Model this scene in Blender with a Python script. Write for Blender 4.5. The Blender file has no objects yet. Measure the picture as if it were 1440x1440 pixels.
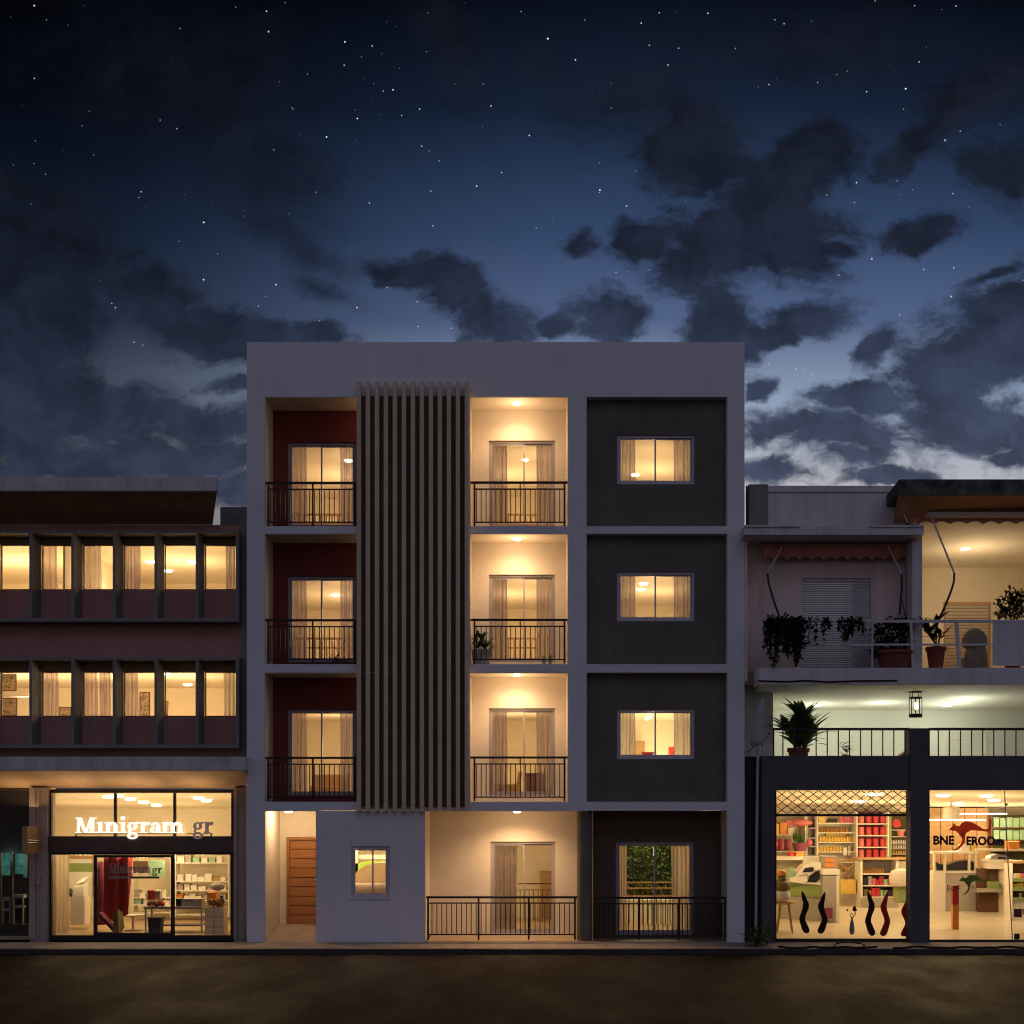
import bpy, math, random
from mathutils import Vector, Matrix
R = random.Random(7)
sc = bpy.context.scene
COL = sc.collection
PI = math.pi

# ------------------------------------------------------------------ measuring helpers
CAMD, CZ, SC, HX, HY = 30.0, 2.89, 64.0, 720.0, 1140.0
def X(px, y=0.0): return (px - HX) / SC * (CAMD + y) / CAMD
def Z(py, y=0.0): return CZ + (HY - py) / SC * (CAMD + y) / CAMD
def on_ceiling(px, py, zc):
    y = CAMD * ((zc - CZ) * SC / (HY - py) - 1)
    return (X(px, y), y, zc)

# ------------------------------------------------------------------ materials
def nt(m):
    m.use_nodes = True
    t = m.node_tree
    for n in list(t.nodes): t.nodes.remove(n)
    return t
def N(t, typ, **kw):
    n = t.nodes.new(typ)
    for k, v in kw.items():
        if k.startswith('_'): setattr(n, k[1:], v)
        else: n.inputs[k].default_value = v
    return n
def mix_rgb(t, a, b, fac, blend='MIX'):
    n = t.nodes.new('ShaderNodeMix'); n.data_type = 'RGBA'; n.blend_type = blend
    for s, v in ((0, fac), (6, a), (7, b)):
        if hasattr(v, 'is_linked') or hasattr(v, 'links'): t.links.new(v, n.inputs[s])
        else: n.inputs[s].default_value = v if s == 0 else (*v, 1) if len(v) == 3 else v
    return n.outputs[2]
def mat(name, col, rough=.65, var=.18, scale=3.0, bump=.0, bscale=60, metal=0.0, streak=0.0, spec=.3, trans=0.0, coat=0.0):
    m = bpy.data.materials.new(name); t = nt(m); L = t.links.new
    out = N(t, 'ShaderNodeOutputMaterial'); p = N(t, 'ShaderNodeBsdfPrincipled')
    p.inputs['Roughness'].default_value = rough; p.inputs['Metallic'].default_value = metal
    p.inputs['Specular IOR Level'].default_value = spec
    p.inputs['Coat Weight'].default_value = coat
    tc = N(t, 'ShaderNodeTexCoord')
    n1 = N(t, 'ShaderNodeTexNoise', Scale=scale, Detail=7.0, Roughness=.62); L(tc.outputs['Object'], n1.inputs['Vector'])
    mr = N(t, 'ShaderNodeMapRange'); mr.inputs[1].default_value = .3; mr.inputs[2].default_value = .7
    mr.inputs[3].default_value = 1 - var; mr.inputs[4].default_value = 1 + var * .6
    L(n1.outputs['Fac'], mr.inputs[0])
    cb = N(t, 'ShaderNodeCombineColor')
    for i in range(3): L(mr.outputs[0], cb.inputs[i])
    c = mix_rgb(t, col, cb.outputs[0], 1.0, 'MULTIPLY')
    if streak:
        mp = N(t, 'ShaderNodeMapping'); mp.inputs['Scale'].default_value = (2.6, 2.6, .12); L(tc.outputs['Object'], mp.inputs[0])
        n2 = N(t, 'ShaderNodeTexNoise', Scale=1.7, Detail=6.0, Roughness=.7); L(mp.outputs[0], n2.inputs['Vector'])
        m2 = N(t, 'ShaderNodeMapRange'); m2.inputs[1].default_value = .48; m2.inputs[2].default_value = .78
        m2.inputs[3].default_value = 1; m2.inputs[4].default_value = 1 - streak; L(n2.outputs['Fac'], m2.inputs[0])
        cb2 = N(t, 'ShaderNodeCombineColor')
        for i in range(3): L(m2.outputs[0], cb2.inputs[i])
        c = mix_rgb(t, c, cb2.outputs[0], 1.0, 'MULTIPLY')
    L(c, p.inputs['Base Color'])
    if bump:
        n3 = N(t, 'ShaderNodeTexNoise', Scale=bscale, Detail=5.0); L(tc.outputs['Object'], n3.inputs['Vector'])
        b = N(t, 'ShaderNodeBump', Strength=bump, Distance=.02); L(n3.outputs['Fac'], b.inputs['Height']); L(b.outputs[0], p.inputs['Normal'])
    if trans:
        tr = N(t, 'ShaderNodeBsdfTranslucent'); L(c, tr.inputs[0])
        mx = N(t, 'ShaderNodeMixShader', Fac=trans); L(p.outputs[0], mx.inputs[1]); L(tr.outputs[0], mx.inputs[2]); L(mx.outputs[0], out.inputs[0])
    else: L(p.outputs[0], out.inputs[0])
    return m
def wood(name, col, rough=.45, sc_=(1, 1, 12)):
    m = bpy.data.materials.new(name); t = nt(m); L = t.links.new
    out = N(t, 'ShaderNodeOutputMaterial'); p = N(t, 'ShaderNodeBsdfPrincipled', Roughness=rough)
    tc = N(t, 'ShaderNodeTexCoord'); mp = N(t, 'ShaderNodeMapping'); mp.inputs['Scale'].default_value = sc_; L(tc.outputs['Object'], mp.inputs[0])
    n = N(t, 'ShaderNodeTexNoise', Scale=2.4, Detail=8.0, Distortion=.6); L(mp.outputs[0], n.inputs['Vector'])
    d = tuple(v * .55 for v in col)
    L(mix_rgb(t, d, col, n.outputs['Fac']), p.inputs['Base Color']); L(p.outputs[0], out.inputs[0])
    return m
def sheer(name, col, clear=.5):
    m = mat(name, col, .9, .10, 2.0, trans=.42); t = m.node_tree; L = t.links.new
    out = next(n for n in t.nodes if n.type == 'OUTPUT_MATERIAL'); src = out.inputs[0].links[0].from_socket
    lw = N(t, 'ShaderNodeLayerWeight', Blend=.5); mp = N(t, 'ShaderNodeMapRange'); mp.inputs[1].default_value = .0; mp.inputs[2].default_value = .75
    mp.inputs[3].default_value = clear; mp.inputs[4].default_value = .03; L(lw.outputs['Facing'], mp.inputs[0])
    tr = N(t, 'ShaderNodeBsdfTransparent'); mx = N(t, 'ShaderNodeMixShader'); L(mp.outputs[0], mx.inputs[0]); L(src, mx.inputs[1]); L(tr.outputs[0], mx.inputs[2]); L(mx.outputs[0], out.inputs[0])
    return m
def emis(name, col, s):
    m = bpy.data.materials.new(name); t = nt(m)
    e = N(t, 'ShaderNodeEmission', Strength=s); e.inputs[0].default_value = (*col, 1)
    tc = N(t, 'ShaderNodeTexCoord'); o = N(t, 'ShaderNodeOutputMaterial'); t.links.new(e.outputs[0], o.inputs[0])
    return m
def glass(name, tint=(.95, .95, .93), refl=.05, rough=.01):
    m = bpy.data.materials.new(name); t = nt(m); L = t.links.new
    out = N(t, 'ShaderNodeOutputMaterial'); a = N(t, 'ShaderNodeBsdfTransparent'); a.inputs[0].default_value = (*tint, 1)
    g = N(t, 'ShaderNodeBsdfGlossy', Roughness=rough); lw = N(t, 'ShaderNodeFresnel', IOR=1.45)
    tc = N(t, 'ShaderNodeTexCoord'); n = N(t, 'ShaderNodeTexNoise', Scale=.9, Detail=2.0); L(tc.outputs['Object'], n.inputs['Vector'])
    b = N(t, 'ShaderNodeBump', Strength=.03, Distance=.05); L(n.outputs['Fac'], b.inputs['Height']); L(b.outputs[0], g.inputs['Normal'])
    mu = N(t, 'ShaderNodeMath', _operation='MULTIPLY'); L(lw.outputs[0], mu.inputs[0]); mu.inputs[1].default_value = refl / .05
    mx = N(t, 'ShaderNodeMixShader'); L(mu.outputs[0], mx.inputs[0]); L(a.outputs[0], mx.inputs[1]); L(g.outputs[0], mx.inputs[2]); L(mx.outputs[0], out.inputs[0])
    return m

M = {}
M['white'] = mat('white_render', (.765, .755, .775), .8, .07, .8, .2, 70, streak=.07)
M['cream'] = mat('cream_plaster', (.74, .66, .54), .8, .08, 1.2, .25, 45)
M['room'] = mat('room_paint', (.80, .72, .56), .85, .04, 1.0)
M['roomfloor'] = wood('room_floor', (.55, .40, .24), .4, (1, 8, 1))
M['maroon'] = mat('maroon_render', (.20, .045, .035), .8, .12, 1.0, .15)
M['char'] = mat('charcoal_render', (.165, .145, .115), .85, .18, 1.3, .3, 45, streak=.2)
M['brown'] = mat('dark_brown_render', (.125, .085, .06), .85, .12, .9, .2, 60)
M['panel'] = mat('brown_panel', (.135, .085, .055), .7, .15, 2.0)
M['fin'] = mat('tan_fin', (.72, .56, .38), .6, .12, 2.0, .05, 30, streak=.12)
M['rail'] = mat('dark_metal', (.032, .02, .016), .45, .15, 8, metal=.3)
M['alu'] = mat('painted_aluminium', (.36, .325, .345), .4, .06, 4)
M['alu2'] = mat('pale_aluminium', (.60, .56, .57), .4, .06, 4)
M['curtain'] = sheer('mauve_curtain', (.46, .355, .40), .40)
M['curtain2'] = sheer('cream_curtain', (.82, .72, .58), .25)
M['glass'] = glass('window_glass')
M['oak'] = wood('oak_door', (.42, .17, .055), .45, (14, 14, 1.0))
M['oakh'] = wood('oak_planks', (.45, .19, .06), .45, (1.0, 14, 14))
M['steel'] = mat('brushed_steel', (.55, .53, .5), .3, .1, 20, metal=.9)
M['lamp'] = emis('lamp_diffuser', (1, .84, .56), 9)
M['lampg'] = emis('lamp_diffuser_cool', (.95, 1, .78), 9)
M['pave'] = mat('pavement_concrete', (.42, .33, .255), .75, .28, 1.6, .35, 40)
M['kerb'] = mat('kerb_stone', (.05, .042, .038), .8, .3, 3, .3, 40)
M['conc'] = mat('weathered_concrete', (.62, .60, .58), .85, .16, 1.4, .3, 50, streak=.4)
M['concd'] = mat('grey_frame_concrete', (.25, .245, .23), .8, .15, 1.5, .2, 50, streak=.15)
M['pink'] = mat('terracotta_spandrel', (.50, .25, .215), .85, .12, 1.2, .15)
M['pinkw'] = mat('terracotta_wall', (.46, .225, .185), .85, .14, .8, .2, streak=.15)
M['soffit'] = mat('brown_soffit', (.46, .29, .17), .8, .25, 1.2, .25, 30)
M['cans'] = mat('stained_canopy', (.66, .48, .32), .8, .25, 1.4, .3, 25)
M['fascia'] = mat('brown_shopfront', (.105, .07, .055), .5, .1, 2)
M['frame'] = mat('dark_shop_frame', (.035, .025, .02), .45, .1, 4)
M['pil'] = mat('pilaster_plaster', (.46, .38, .33), .8, .14, 1.3, .2, streak=.25)
M['dark'] = mat('dark_interior', (.035, .034, .036), .7, .3, 1.5)
M['rwhite'] = mat('old_white_plaster', (.70, .66, .65), .85, .13, .9, .25, 50, streak=.28)
M['rpara'] = mat('charcoal_parapet', (.105, .10, .105), .8, .2, 1.0, .2, 50, streak=.25)
M['rred'] = mat('red_awning_cloth', (.62, .24, .17), .85, .25, 2.5)
M['moss'] = mat('mossy_fascia', (.12, .125, .11), .95, .75, 3.2, .6, 14, streak=.4)
M['warmsof'] = mat('ochre_soffit', (.66, .36, .19), .8, .2, 1.2, .2)
M['shut'] = mat('grey_shutter', (.58, .56, .56), .6, .1, 3, streak=.15)
M['greenwall'] = mat('pale_green_plaster', (.74, .74, .66), .85, .08, .9, .2)
M['amberwall'] = mat('ochre_plaster', (.74, .66, .52), .85, .08, .9, .2)
M['pot'] = mat('terracotta_pot', (.26, .07, .05), .8, .2, 5)
M['potg'] = mat('grey_pot', (.33, .33, .34), .8, .2, 5)
M['leaf'] = mat('leaf_green', (.085, .16, .045), .45, .5, 9, trans=.35)
M['leafd'] = mat('leaf_dark', (.035, .055, .022), .55, .5, 9, trans=.15)
M['leafl'] = mat('leaf_light', (.13, .21, .055), .5, .5, 9, trans=.25)
M['bark'] = mat('bark', (.10, .065, .04), .9, .4, 10, .4)
M['shopfloor'] = mat('pale_tile', (.66, .58, .47), .28, .06, 2.0)
M['sw'] = mat('shop_white', (.78, .73, .64), .5, .05, 3)
M['sg'] = mat('shop_grey', (.40, .36, .32), .55, .08, 3)
M['sgreen'] = mat('shop_green', (.26, .34, .12), .55, .1, 3)
M['mint'] = mat('mint_box', (.30, .50, .34), .5, .1, 4)
M['red'] = mat('red_enamel', (.55, .05, .055), .4, .1, 4)
M['pinkbox'] = mat('pink_enamel', (.72, .22, .20), .45, .1, 4)
M['rose'] = mat('rose_cloth', (.66, .16, .25), .7, .15, 4)
M['purple'] = mat('plum_cloth', (.22, .05, .09), .8, .2, 4)
M['yellow'] = mat('yellow_label', (.72, .50, .12), .45, .15, 8)
M['amber'] = mat('amber_jar', (.40, .19, .04), .3, .2, 8)
M['kraft'] = mat('kraft_card', (.46, .28, .12), .75, .12, 5)
M['orange'] = mat('orange_card', (.72, .28, .06), .6, .1, 5)
M['black'] = mat('black_plastic', (.02, .02, .022), .4, .1, 5)
M['navy'] = mat('navy_plastic', (.022, .026, .045), .5, .1, 5)
M['olive'] = mat('olive_cloth', (.20, .17, .06), .8, .15, 5)
M['tan'] = wood('tan_wood', (.50, .30, .13), .5, (1, 1, 10))
M['dbwood'] = wood('dark_brown_wood', (.16, .07, .03), .5, (8, 1, 1))
M['paper'] = mat('white_paper', (.80, .77, .70), .7, .06, 6)
M['decal_dark'] = mat('dark_brown_vinyl', (.07, .03, .022), .5, .1, 4, trans=.6)
M['decal_red'] = mat('brick_red_vinyl', (.42, .06, .03), .5, .12, 4, trans=.6)
M['decal_or'] = mat('orange_red_vinyl', (.72, .20, .09), .5, .08, 4, trans=.6)
M['decal_navy'] = mat('navy_vinyl', (.012, .014, .05), .5, .1, 4)
M['decal_green'] = mat('green_vinyl', (.20, .30, .09), .5, .1, 4, trans=.6)
M['decal_grey'] = mat('grey_vinyl', (.30, .26, .25), .5, .1, 4)
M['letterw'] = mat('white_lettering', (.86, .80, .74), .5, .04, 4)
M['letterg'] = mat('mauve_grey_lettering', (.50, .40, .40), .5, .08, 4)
M['cable'] = mat('black_rubber', (.014, .013, .012), .6, .2, 10)
M['bag'] = mat('grey_canvas', (.42, .38, .40), .9, .1, 6)
M['art'] = mat('ink_drawing', (.42, .33, .22), .8, .95, 14)
M['teal'] = mat('teal_poster', (.10, .34, .28), .4, .9, 9)
M['redwood'] = mat('red_panel_paint', (.34, .03, .03), .5, .15, 1.5)

def glow(k, col, s_):
    p = next(n for n in M[k].node_tree.nodes if n.type == 'BSDF_PRINCIPLED'); p.inputs['Emission Color'].default_value = (*col, 1); p.inputs['Emission Strength'].default_value = s_
glow('letterw', (1, .90, .78), 1.05); glow('letterg', (.42, .30, .28), .16); glow('teal', (.1, .45, .36), .10)  # emission brightens both letterings in place of front light; posters also emit

# ------------------------------------------------------------------ mesh helpers
ORG = {}
class MB:
    def __init__(s): s.v = []; s.f = []
    def add(s, vs, fs):
        o = len(s.v); s.v += [tuple(v) for v in vs]; s.f += [tuple(i + o for i in f) for f in fs]; return s
    def box(s, x0, x1, y0, y1, z0, z1):
        x0, x1 = min(x0, x1), max(x0, x1); y0, y1 = min(y0, y1), max(y0, y1); z0, z1 = min(z0, z1), max(z0, z1)
        return s.add([(x0, y0, z0), (x1, y0, z0), (x1, y1, z0), (x0, y1, z0), (x0, y0, z1), (x1, y0, z1), (x1, y1, z1), (x0, y1, z1)],
                     [(0, 3, 2, 1), (4, 5, 6, 7), (0, 1, 5, 4), (1, 2, 6, 5), (2, 3, 7, 6), (3, 0, 4, 7)])
    def pbox(s, p0, p1, q0, q1, y0, y1):            # measured on the photo in the plane y0, straight back to y1
        return s.box(X(p0, y0), X(p1, y0), y0, y1, Z(q0, y0), Z(q1, y0))
    def hexa(s, a):                                  # 8 corners: bottom ring then top ring
        return s.add(a, [(0, 3, 2, 1), (4, 5, 6, 7), (0, 1, 5, 4), (1, 2, 6, 5), (2, 3, 7, 6), (3, 0, 4, 7)])
    def quad(s, a, b, c, d): return s.add([a, b, c, d], [(0, 1, 2, 3)])
    def prism(s, poly, y0, y1):                      # polygon in x,z
        n = len(poly); v = [(x, y0, z) for x, z in poly] + [(x, y1, z) for x, z in poly]
        f = [tuple(range(n)), tuple(range(2 * n - 1, n - 1, -1))] + [(i, (i + 1) % n, n + (i + 1) % n, n + i) for i in range(n)]
        return s.add(v, f)
    def strip(s, left, right, y0, y1):               # ribbon between two x,z lines
        for i in range(len(left) - 1): s.prism([left[i], left[i + 1], right[i + 1], right[i]], y0, y1)
        return s
    def tube(s, pts, r, n=8, r1=None):
        pts = [Vector(p) for p in pts]; rings = []
        for i, p in enumerate(pts):
            d = (pts[min(i + 1, len(pts) - 1)] - pts[max(i - 1, 0)]).normalized()
            u = d.orthogonal().normalized() if abs(d.z) < .9 else d.cross(Vector((0, 1, 0))).normalized()
            w = d.cross(u); rr = r if r1 is None else r + (r1 - r) * i / (len(pts) - 1)
            rings.append([p + (u * math.cos(2 * PI * k / n) + w * math.sin(2 * PI * k / n)) * rr for k in range(n)])
        v = [q for g in rings for q in g]; f = []
        for i in range(len(pts) - 1):
            for k in range(n): f.append((i * n + k, i * n + (k + 1) % n, (i + 1) * n + (k + 1) % n, (i + 1) * n + k))
        f += [tuple(range(n - 1, -1, -1)), tuple(range((len(pts) - 1) * n, len(pts) * n))]
        return s.add(v, f)
    def lathe(s, c, prof, n=16):                     # prof: (r, z) from bottom to top
        v = []; f = []
        for r, z in prof:
            for k in range(n): v.append((c[0] + r * math.cos(2 * PI * k / n), c[1] + r * math.sin(2 * PI * k / n), c[2] + z))
        for i in range(len(prof) - 1):
            for k in range(n): f.append((i * n + k, i * n + (k + 1) % n, (i + 1) * n + (k + 1) % n, (i + 1) * n + k))
        f += [tuple(range(n - 1, -1, -1)), tuple(range((len(prof) - 1) * n, len(prof) * n))]
        return s.add(v, f)
    def wall(s, x0, x1, z0, z1, y0, y1, holes):      # wall with holes side by side: holes = [(hx0,hx1,hz0,hz1)]
        cx = x0
        for a, b, c, d in sorted(holes):
            s.box(cx, a, y0, y1, z0, z1)
            if c > z0: s.box(a, b, y0, y1, z0, c)
            if d < z1: s.box(a, b, y0, y1, d, z1)
            cx = b
        return s.box(cx, x1, y0, y1, z0, z1)
    def room(s, x0, x1, y0, y1, z0, z1, slope=0):    # five thin inner faces, open towards the street
        return s.add([(x0, y0, z0), (x1, y0, z0), (x1, y1, z0), (x0, y1, z0), (x0, y0, z1), (x1, y0, z1), (x1, y1, z1 - slope), (x0, y1, z1 - slope)],
                     [(7, 6, 5, 4), (3, 2, 6, 7), (0, 3, 7, 4), (1, 5, 6, 2)])
    def ell(s, c, r, nu=12, nv=8):
        return s.lathe(c, [(r[0] * math.sin(PI * j / nv) + 1e-4, -r[2] * math.cos(PI * j / nv)) for j in range(nv + 1)], nu)
    def build(s, name, m, parent=None, org=None, smooth=False, bevel=0):
        if org is None: org = ORG.get(parent.name, (0, 0, 0)) if parent else (0, 0, 0)
        me = bpy.data.meshes.new(name)
        me.from_pydata([(a - org[0], b - org[1], c - org[2]) for a, b, c in s.v], [], s.f); me.update()
        me.materials.append(M[m] if isinstance(m, str) else m)
        if smooth:
            for p in me.polygons: p.use_smooth = True
        o = bpy.data.objects.new(name, me); COL.objects.link(o)
        if parent: o.parent = parent
        else: o.location = org
        ORG[o.name] = org
        if bevel:
            b = o.modifiers.new('edge', 'BEVEL'); b.width = bevel; b.segments = 2; b.limit_method = 'ANGLE'
        return o
def tag(o, label=None, cat=None, group=None, kind=None):
    if label: o['label'] = label
    if cat: o['category'] = cat
    if group: o['group'] = group
    if kind: o['kind'] = kind
    return o
def thing(name, label, cat, loc=(0, 0, 0), group=None):
    o = bpy.data.objects.new(name, None); COL.objects.link(o); o.location = loc; o.empty_display_size = .1
    ORG[o.name] = tuple(loc); return tag(o, label, cat, group)
def dup(o, loc, label=None, group=None):
    c = o.copy(); COL.objects.link(c); c.location = loc; ORG[c.name] = tuple(loc)
    for ch in list(o.children):
        d = ch.copy(); COL.objects.link(d); d.parent = c
        for g in ch.children: e = g.copy(); COL.objects.link(e); e.parent = d
    if label: c['label'] = label
    if group: c['group'] = group
    return c
LM = dict(room_light=.60, office_light=1.2, downlight=1.75, shop_light=1.9, porch_light=1.05, canopy_glow=1.0, terrace_light=1.25, balcony_light=3.9)
def light(kind, loc, e, col=(1, .70, .36), size=.12, name='lamp_light', spot=None, blend=1.0, aim=None):
    l = bpy.data.lights.new(name, kind); l.energy = e * LM.get(name, 1); l.color = col
    if kind == 'AREA': l.shape = 'DISK'; l.size = size
    else: l.shadow_soft_size = size
    if spot: l.spot_size = math.radians(spot); l.spot_blend = blend
    o = bpy.data.objects.new(name, l); o.location = loc; COL.objects.link(o)
    return o

# ------------------------------------------------------------------ camera
cam = bpy.data.cameras.new('camera'); co = bpy.data.objects.new('camera', cam); COL.objects.link(co)
co.location = (0, -CAMD, CZ); co.rotation_euler = (PI / 2, 0, 0)
cam.sensor_width = 36; cam.lens = 36 * 1920 / 1440; cam.shift_y = 420 / 1440; cam.clip_end = 3000; cam.clip_start = .5
sc.camera = co
sc.view_settings.view_transform = 'Standard'; sc.view_settings.look = 'None'; sc.view_settings.exposure = 0
sc.render.engine = 'CYCLES'
sc.cycles.use_denoising = True; sc.cycles.filter_width = 1.15
sc.cycles.max_bounces = 7; sc.cycles.diffuse_bounces = 4; sc.cycles.transparent_max_bounces = 12
sc.cycles.sample_clamp_indirect = 4; sc.cycles.caustics_reflective = False; sc.cycles.caustics_refractive = False

# ------------------------------------------------------------------ night sky with clouds and stars
def sky():
    w = bpy.data.worlds.new('World'); sc.world = w; w.use_nodes = True; t = w.node_tree
    for n in list(t.nodes): t.nodes.remove(n)
    L = t.links.new
    def val(v, s):
        if hasattr(v, 'links'): L(v, s)
        else: s.default_value = v
    def ma(op, a, b=0.0, c=None, clamp=False):
        n = N(t, 'ShaderNodeMath', _operation=op, _use_clamp=clamp); val(a, n.inputs[0]); val(b, n.inputs[1])
        if c is not None: val(c, n.inputs[2])
        return n.outputs[0]
    def mr(v, a, b, c, d, smooth=True):
        n = N(t, 'ShaderNodeMapRange'); n.interpolation_type = 'SMOOTHSTEP' if smooth else 'LINEAR'
        val(v, n.inputs[0])
        for i, q in zip((1, 2, 3, 4), (a, b, c, d)): n.inputs[i].default_value = q
        return n.outputs[0]
    out = N(t, 'ShaderNodeOutputWorld'); bg = N(t, 'ShaderNodeBackground'); L(bg.outputs[0], out.inputs[0])
    tc = N(t, 'ShaderNodeTexCoord'); d = tc.outputs['Generated']
    sp = N(t, 'ShaderNodeSeparateXYZ'); L(d, sp.inputs[0])
    yy = ma('MAXIMUM', sp.outputs[1], .02)
    u = ma('DIVIDE', sp.outputs[0], yy); v = ma('DIVIDE', sp.outputs[2], yy)
    px = ma('MULTIPLY_ADD', u, 1.92, .72); py = ma('MULTIPLY_ADD', v, -1.92, 1.14)      # thousandths of a pixel unit
    cb = N(t, 'ShaderNodeCombineXYZ'); L(px, cb.inputs[0]); L(py, cb.inputs[1])
    # warp
    nw = N(t, 'ShaderNodeTexNoise', Scale=6.5, Detail=5.0, Roughness=.62); L(cb.outputs[0], nw.inputs['Vector'])
    sb = N(t, 'ShaderNodeVectorMath', _operation='SUBTRACT'); L(nw.outputs['Color'], sb.inputs[0]); sb.inputs[1].default_value = (.5, .5, .5)
    msc = N(t, 'ShaderNodeVectorMath', _operation='MULTIPLY'); L(sb.outputs[0], msc.inputs[0]); msc.inputs[1].default_value = (.13, .085, 0)
    ad = N(t, 'ShaderNodeVectorMath', _operation='ADD'); L(cb.outputs[0], ad.inputs[0]); L(msc.outputs[0], ad.inputs[1])
    def blobs(lst):
        acc = None
        for (bx, by, rx, ry, an, *k) in lst:
            mp = N(t, 'ShaderNodeMapping'); mp.vector_type = 'TEXTURE'
            mp.inputs['Location'].default_value = (bx / 1000, by / 1000, 0); mp.inputs['Rotation'].default_value = (0, 0, math.radians(an))
            mp.inputs['Scale'].default_value = (rx / 1000, ry / 1000, 1); L(ad.outputs[0], mp.inputs[0])
            ln = N(t, 'ShaderNodeVectorMath', _operation='LENGTH'); L(mp.outputs[0], ln.inputs[0])
            f = ma('MULTIPLY_ADD', ln.outputs['Value'], -1.0, 1.0 + (k[0] if k else 0))
            acc = f if acc is None else ma('MAXIMUM', acc, f)
        return acc
    sharp = [(985, 215, 80, 75, 0, .16), (1090, 265, 120, 62, -22, .16), (1150, 215, 50, 55, -30), (1065, 335, 140, 62, 0, .16), (1165, 345, 65, 22, 8), (910, 348, 46, 40, 20),
             (965, 395, 62, 52, 0), (1005, 450, 52, 75, 0, .16), (862, 452, 58, 48, 0), (640, 408, 82, 38, 22), (705, 452, 62, 40, 15, .16), (568, 385, 52, 24, 15), (770, 455, 40, 20, 0),
             (1140, 452, 75, 28, -8), (1080, 468, 55, 20, -5), (1290, 335, 85, 30, -12), (1350, 150, 95, 48, -32), (1285, 205, 70, 30, -38), (1425, 240, 75, 55, -10), (820, 350, 38, 24, 0),
             (1365, 510, 135, 62, -14, .16), (1240, 490, 58, 26, -15), (1410, 440, 70, 44, -20, .16), (1220, 556, 82, 27, 0, .16), (1370, 590, 120, 55, 0, .16), (1170, 605, 130, 32, 3, .16), (1195, 640, 75, 34, 0),
             (1085, 662, 80, 27, 0), (1420, 635, 75, 17, 0), (1240, 674, 80, 18, 0), (1395, 385, 55, 18, -35), (1060, 545, 26, 16, 0), (1070, 605, 50, 26, 0)]
    left = [(50, 430, 140, 200, 0), (95, 330, 130, 60, 38), (205, 425, 130, 60, 33), (330, 462, 150, 36, 8), (440, 470, 90, 22, 5), (150, 585, 190, 60, 8), (50, 570, 150, 100, 0),
            (275, 600, 100, 50, 5), (150, 652, 300, 40, 0), (330, 548, 65, 20, 8), (315, 492, 80, 28, 8), (20, 265, 45, 26, 10), (310, 645, 90, 34, -5), (325, 690, 80, 30, 0), (210, 640, 120, 26, 6)]
    soft = [(330, 200, 260, 120, 42), (230, 90, 280, 170, 20), (405, 330, 140, 48, 30), (455, 405, 85, 28, 25), (430, 245, 80, 60, 20), (900, 150, 150, 90, 0), (770, 95, 60, 40, 0), (640, 60, 120, 60, 60), (1150, 60, 260, 70, 0)]
    nf = N(t, 'ShaderNodeTexNoise', Scale=9.0, Detail=9.0, Roughness=.6)
    mpn = N(t, 'ShaderNodeMapping'); mpn.inputs['Scale'].default_value = (1, 1.7, 1); L(ad.outputs[0], mpn.inputs[0]); L(mpn.outputs[0], nf.inputs['Vector'])
    nz = ma('SUBTRACT', nf.outputs['Fac'], .5)
    nh = N(t, 'ShaderNodeTexNoise', Scale=30.0, Detail=6.0, Roughness=.65); L(mpn.outputs[0], nh.inputs['Vector'])
    nz = ma('MULTIPLY_ADD', ma('SUBTRACT', nh.outputs['Fac'], .5), .42, nz)
    def dens(lst, k, lo, hi, mx):
        return mr(ma('MULTIPLY_ADD', nz, k, blobs(lst)), lo, hi, 0, mx)
    dS = dens(sharp, 2.0, -.2, .5, .96); dL = dens(left, 1.9, -.12, .5, .94); dF = dens(soft, 1.3, -.15, 1.0, .75)
    stray = mr(ma('MULTIPLY_ADD', nz, 1.0, mr(py, .35, .7, -.2, .04)), .0, .25, 0, .5)
    den = ma('MAXIMUM', ma('MAXIMUM', dS, dL), ma('MAXIMUM', dF, stray))
    # clear sky gradient by height, darker towards the left and brighter low on the right
    rp = N(t, 'ShaderNodeValToRGB'); cr = rp.color_ramp
    def lin(c): return tuple(((x / 255) / 12.92 if x <= 10 else ((x / 255 + .055) / 1.055) ** 2.4) for x in c) + (1,)
    stops = [(0, (10, 16, 28)), (.15, (23, 35, 56)), (.22, (35, 51, 78)), (.33, (53, 72, 106)), (.45, (80, 98, 134)), (.56, (140, 156, 182)), (.645, (172, 177, 190)), (.72, (190, 186, 186)), (1, (120, 110, 105))]
    cr.elements[0].position = 0; cr.elements[0].color = lin(stops[0][1]); cr.elements[1].position = 1; cr.elements[1].color = lin(stops[-1][1])
    for p, c in stops[1:-1]:
        e = cr.elements.new(p); e.color = lin(c)
    L(ma('ADD', py, 0, clamp=True), rp.inputs[0])
    side = ma('MULTIPLY', mr(ma('MULTIPLY_ADD', py, .15, px), .10, .95, .19, 1.0, True), mr(ma('MULTIPLY_ADD', py, -1.0, px), .9, 1.5, 1, .72))
    cbs = N(t, 'ShaderNodeCombineColor')
    for i in range(3): L(side, cbs.inputs[i])
    base = mix_rgb(t, rp.outputs[0], cbs.outputs[0], 1.0, 'MULTIPLY')
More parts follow.
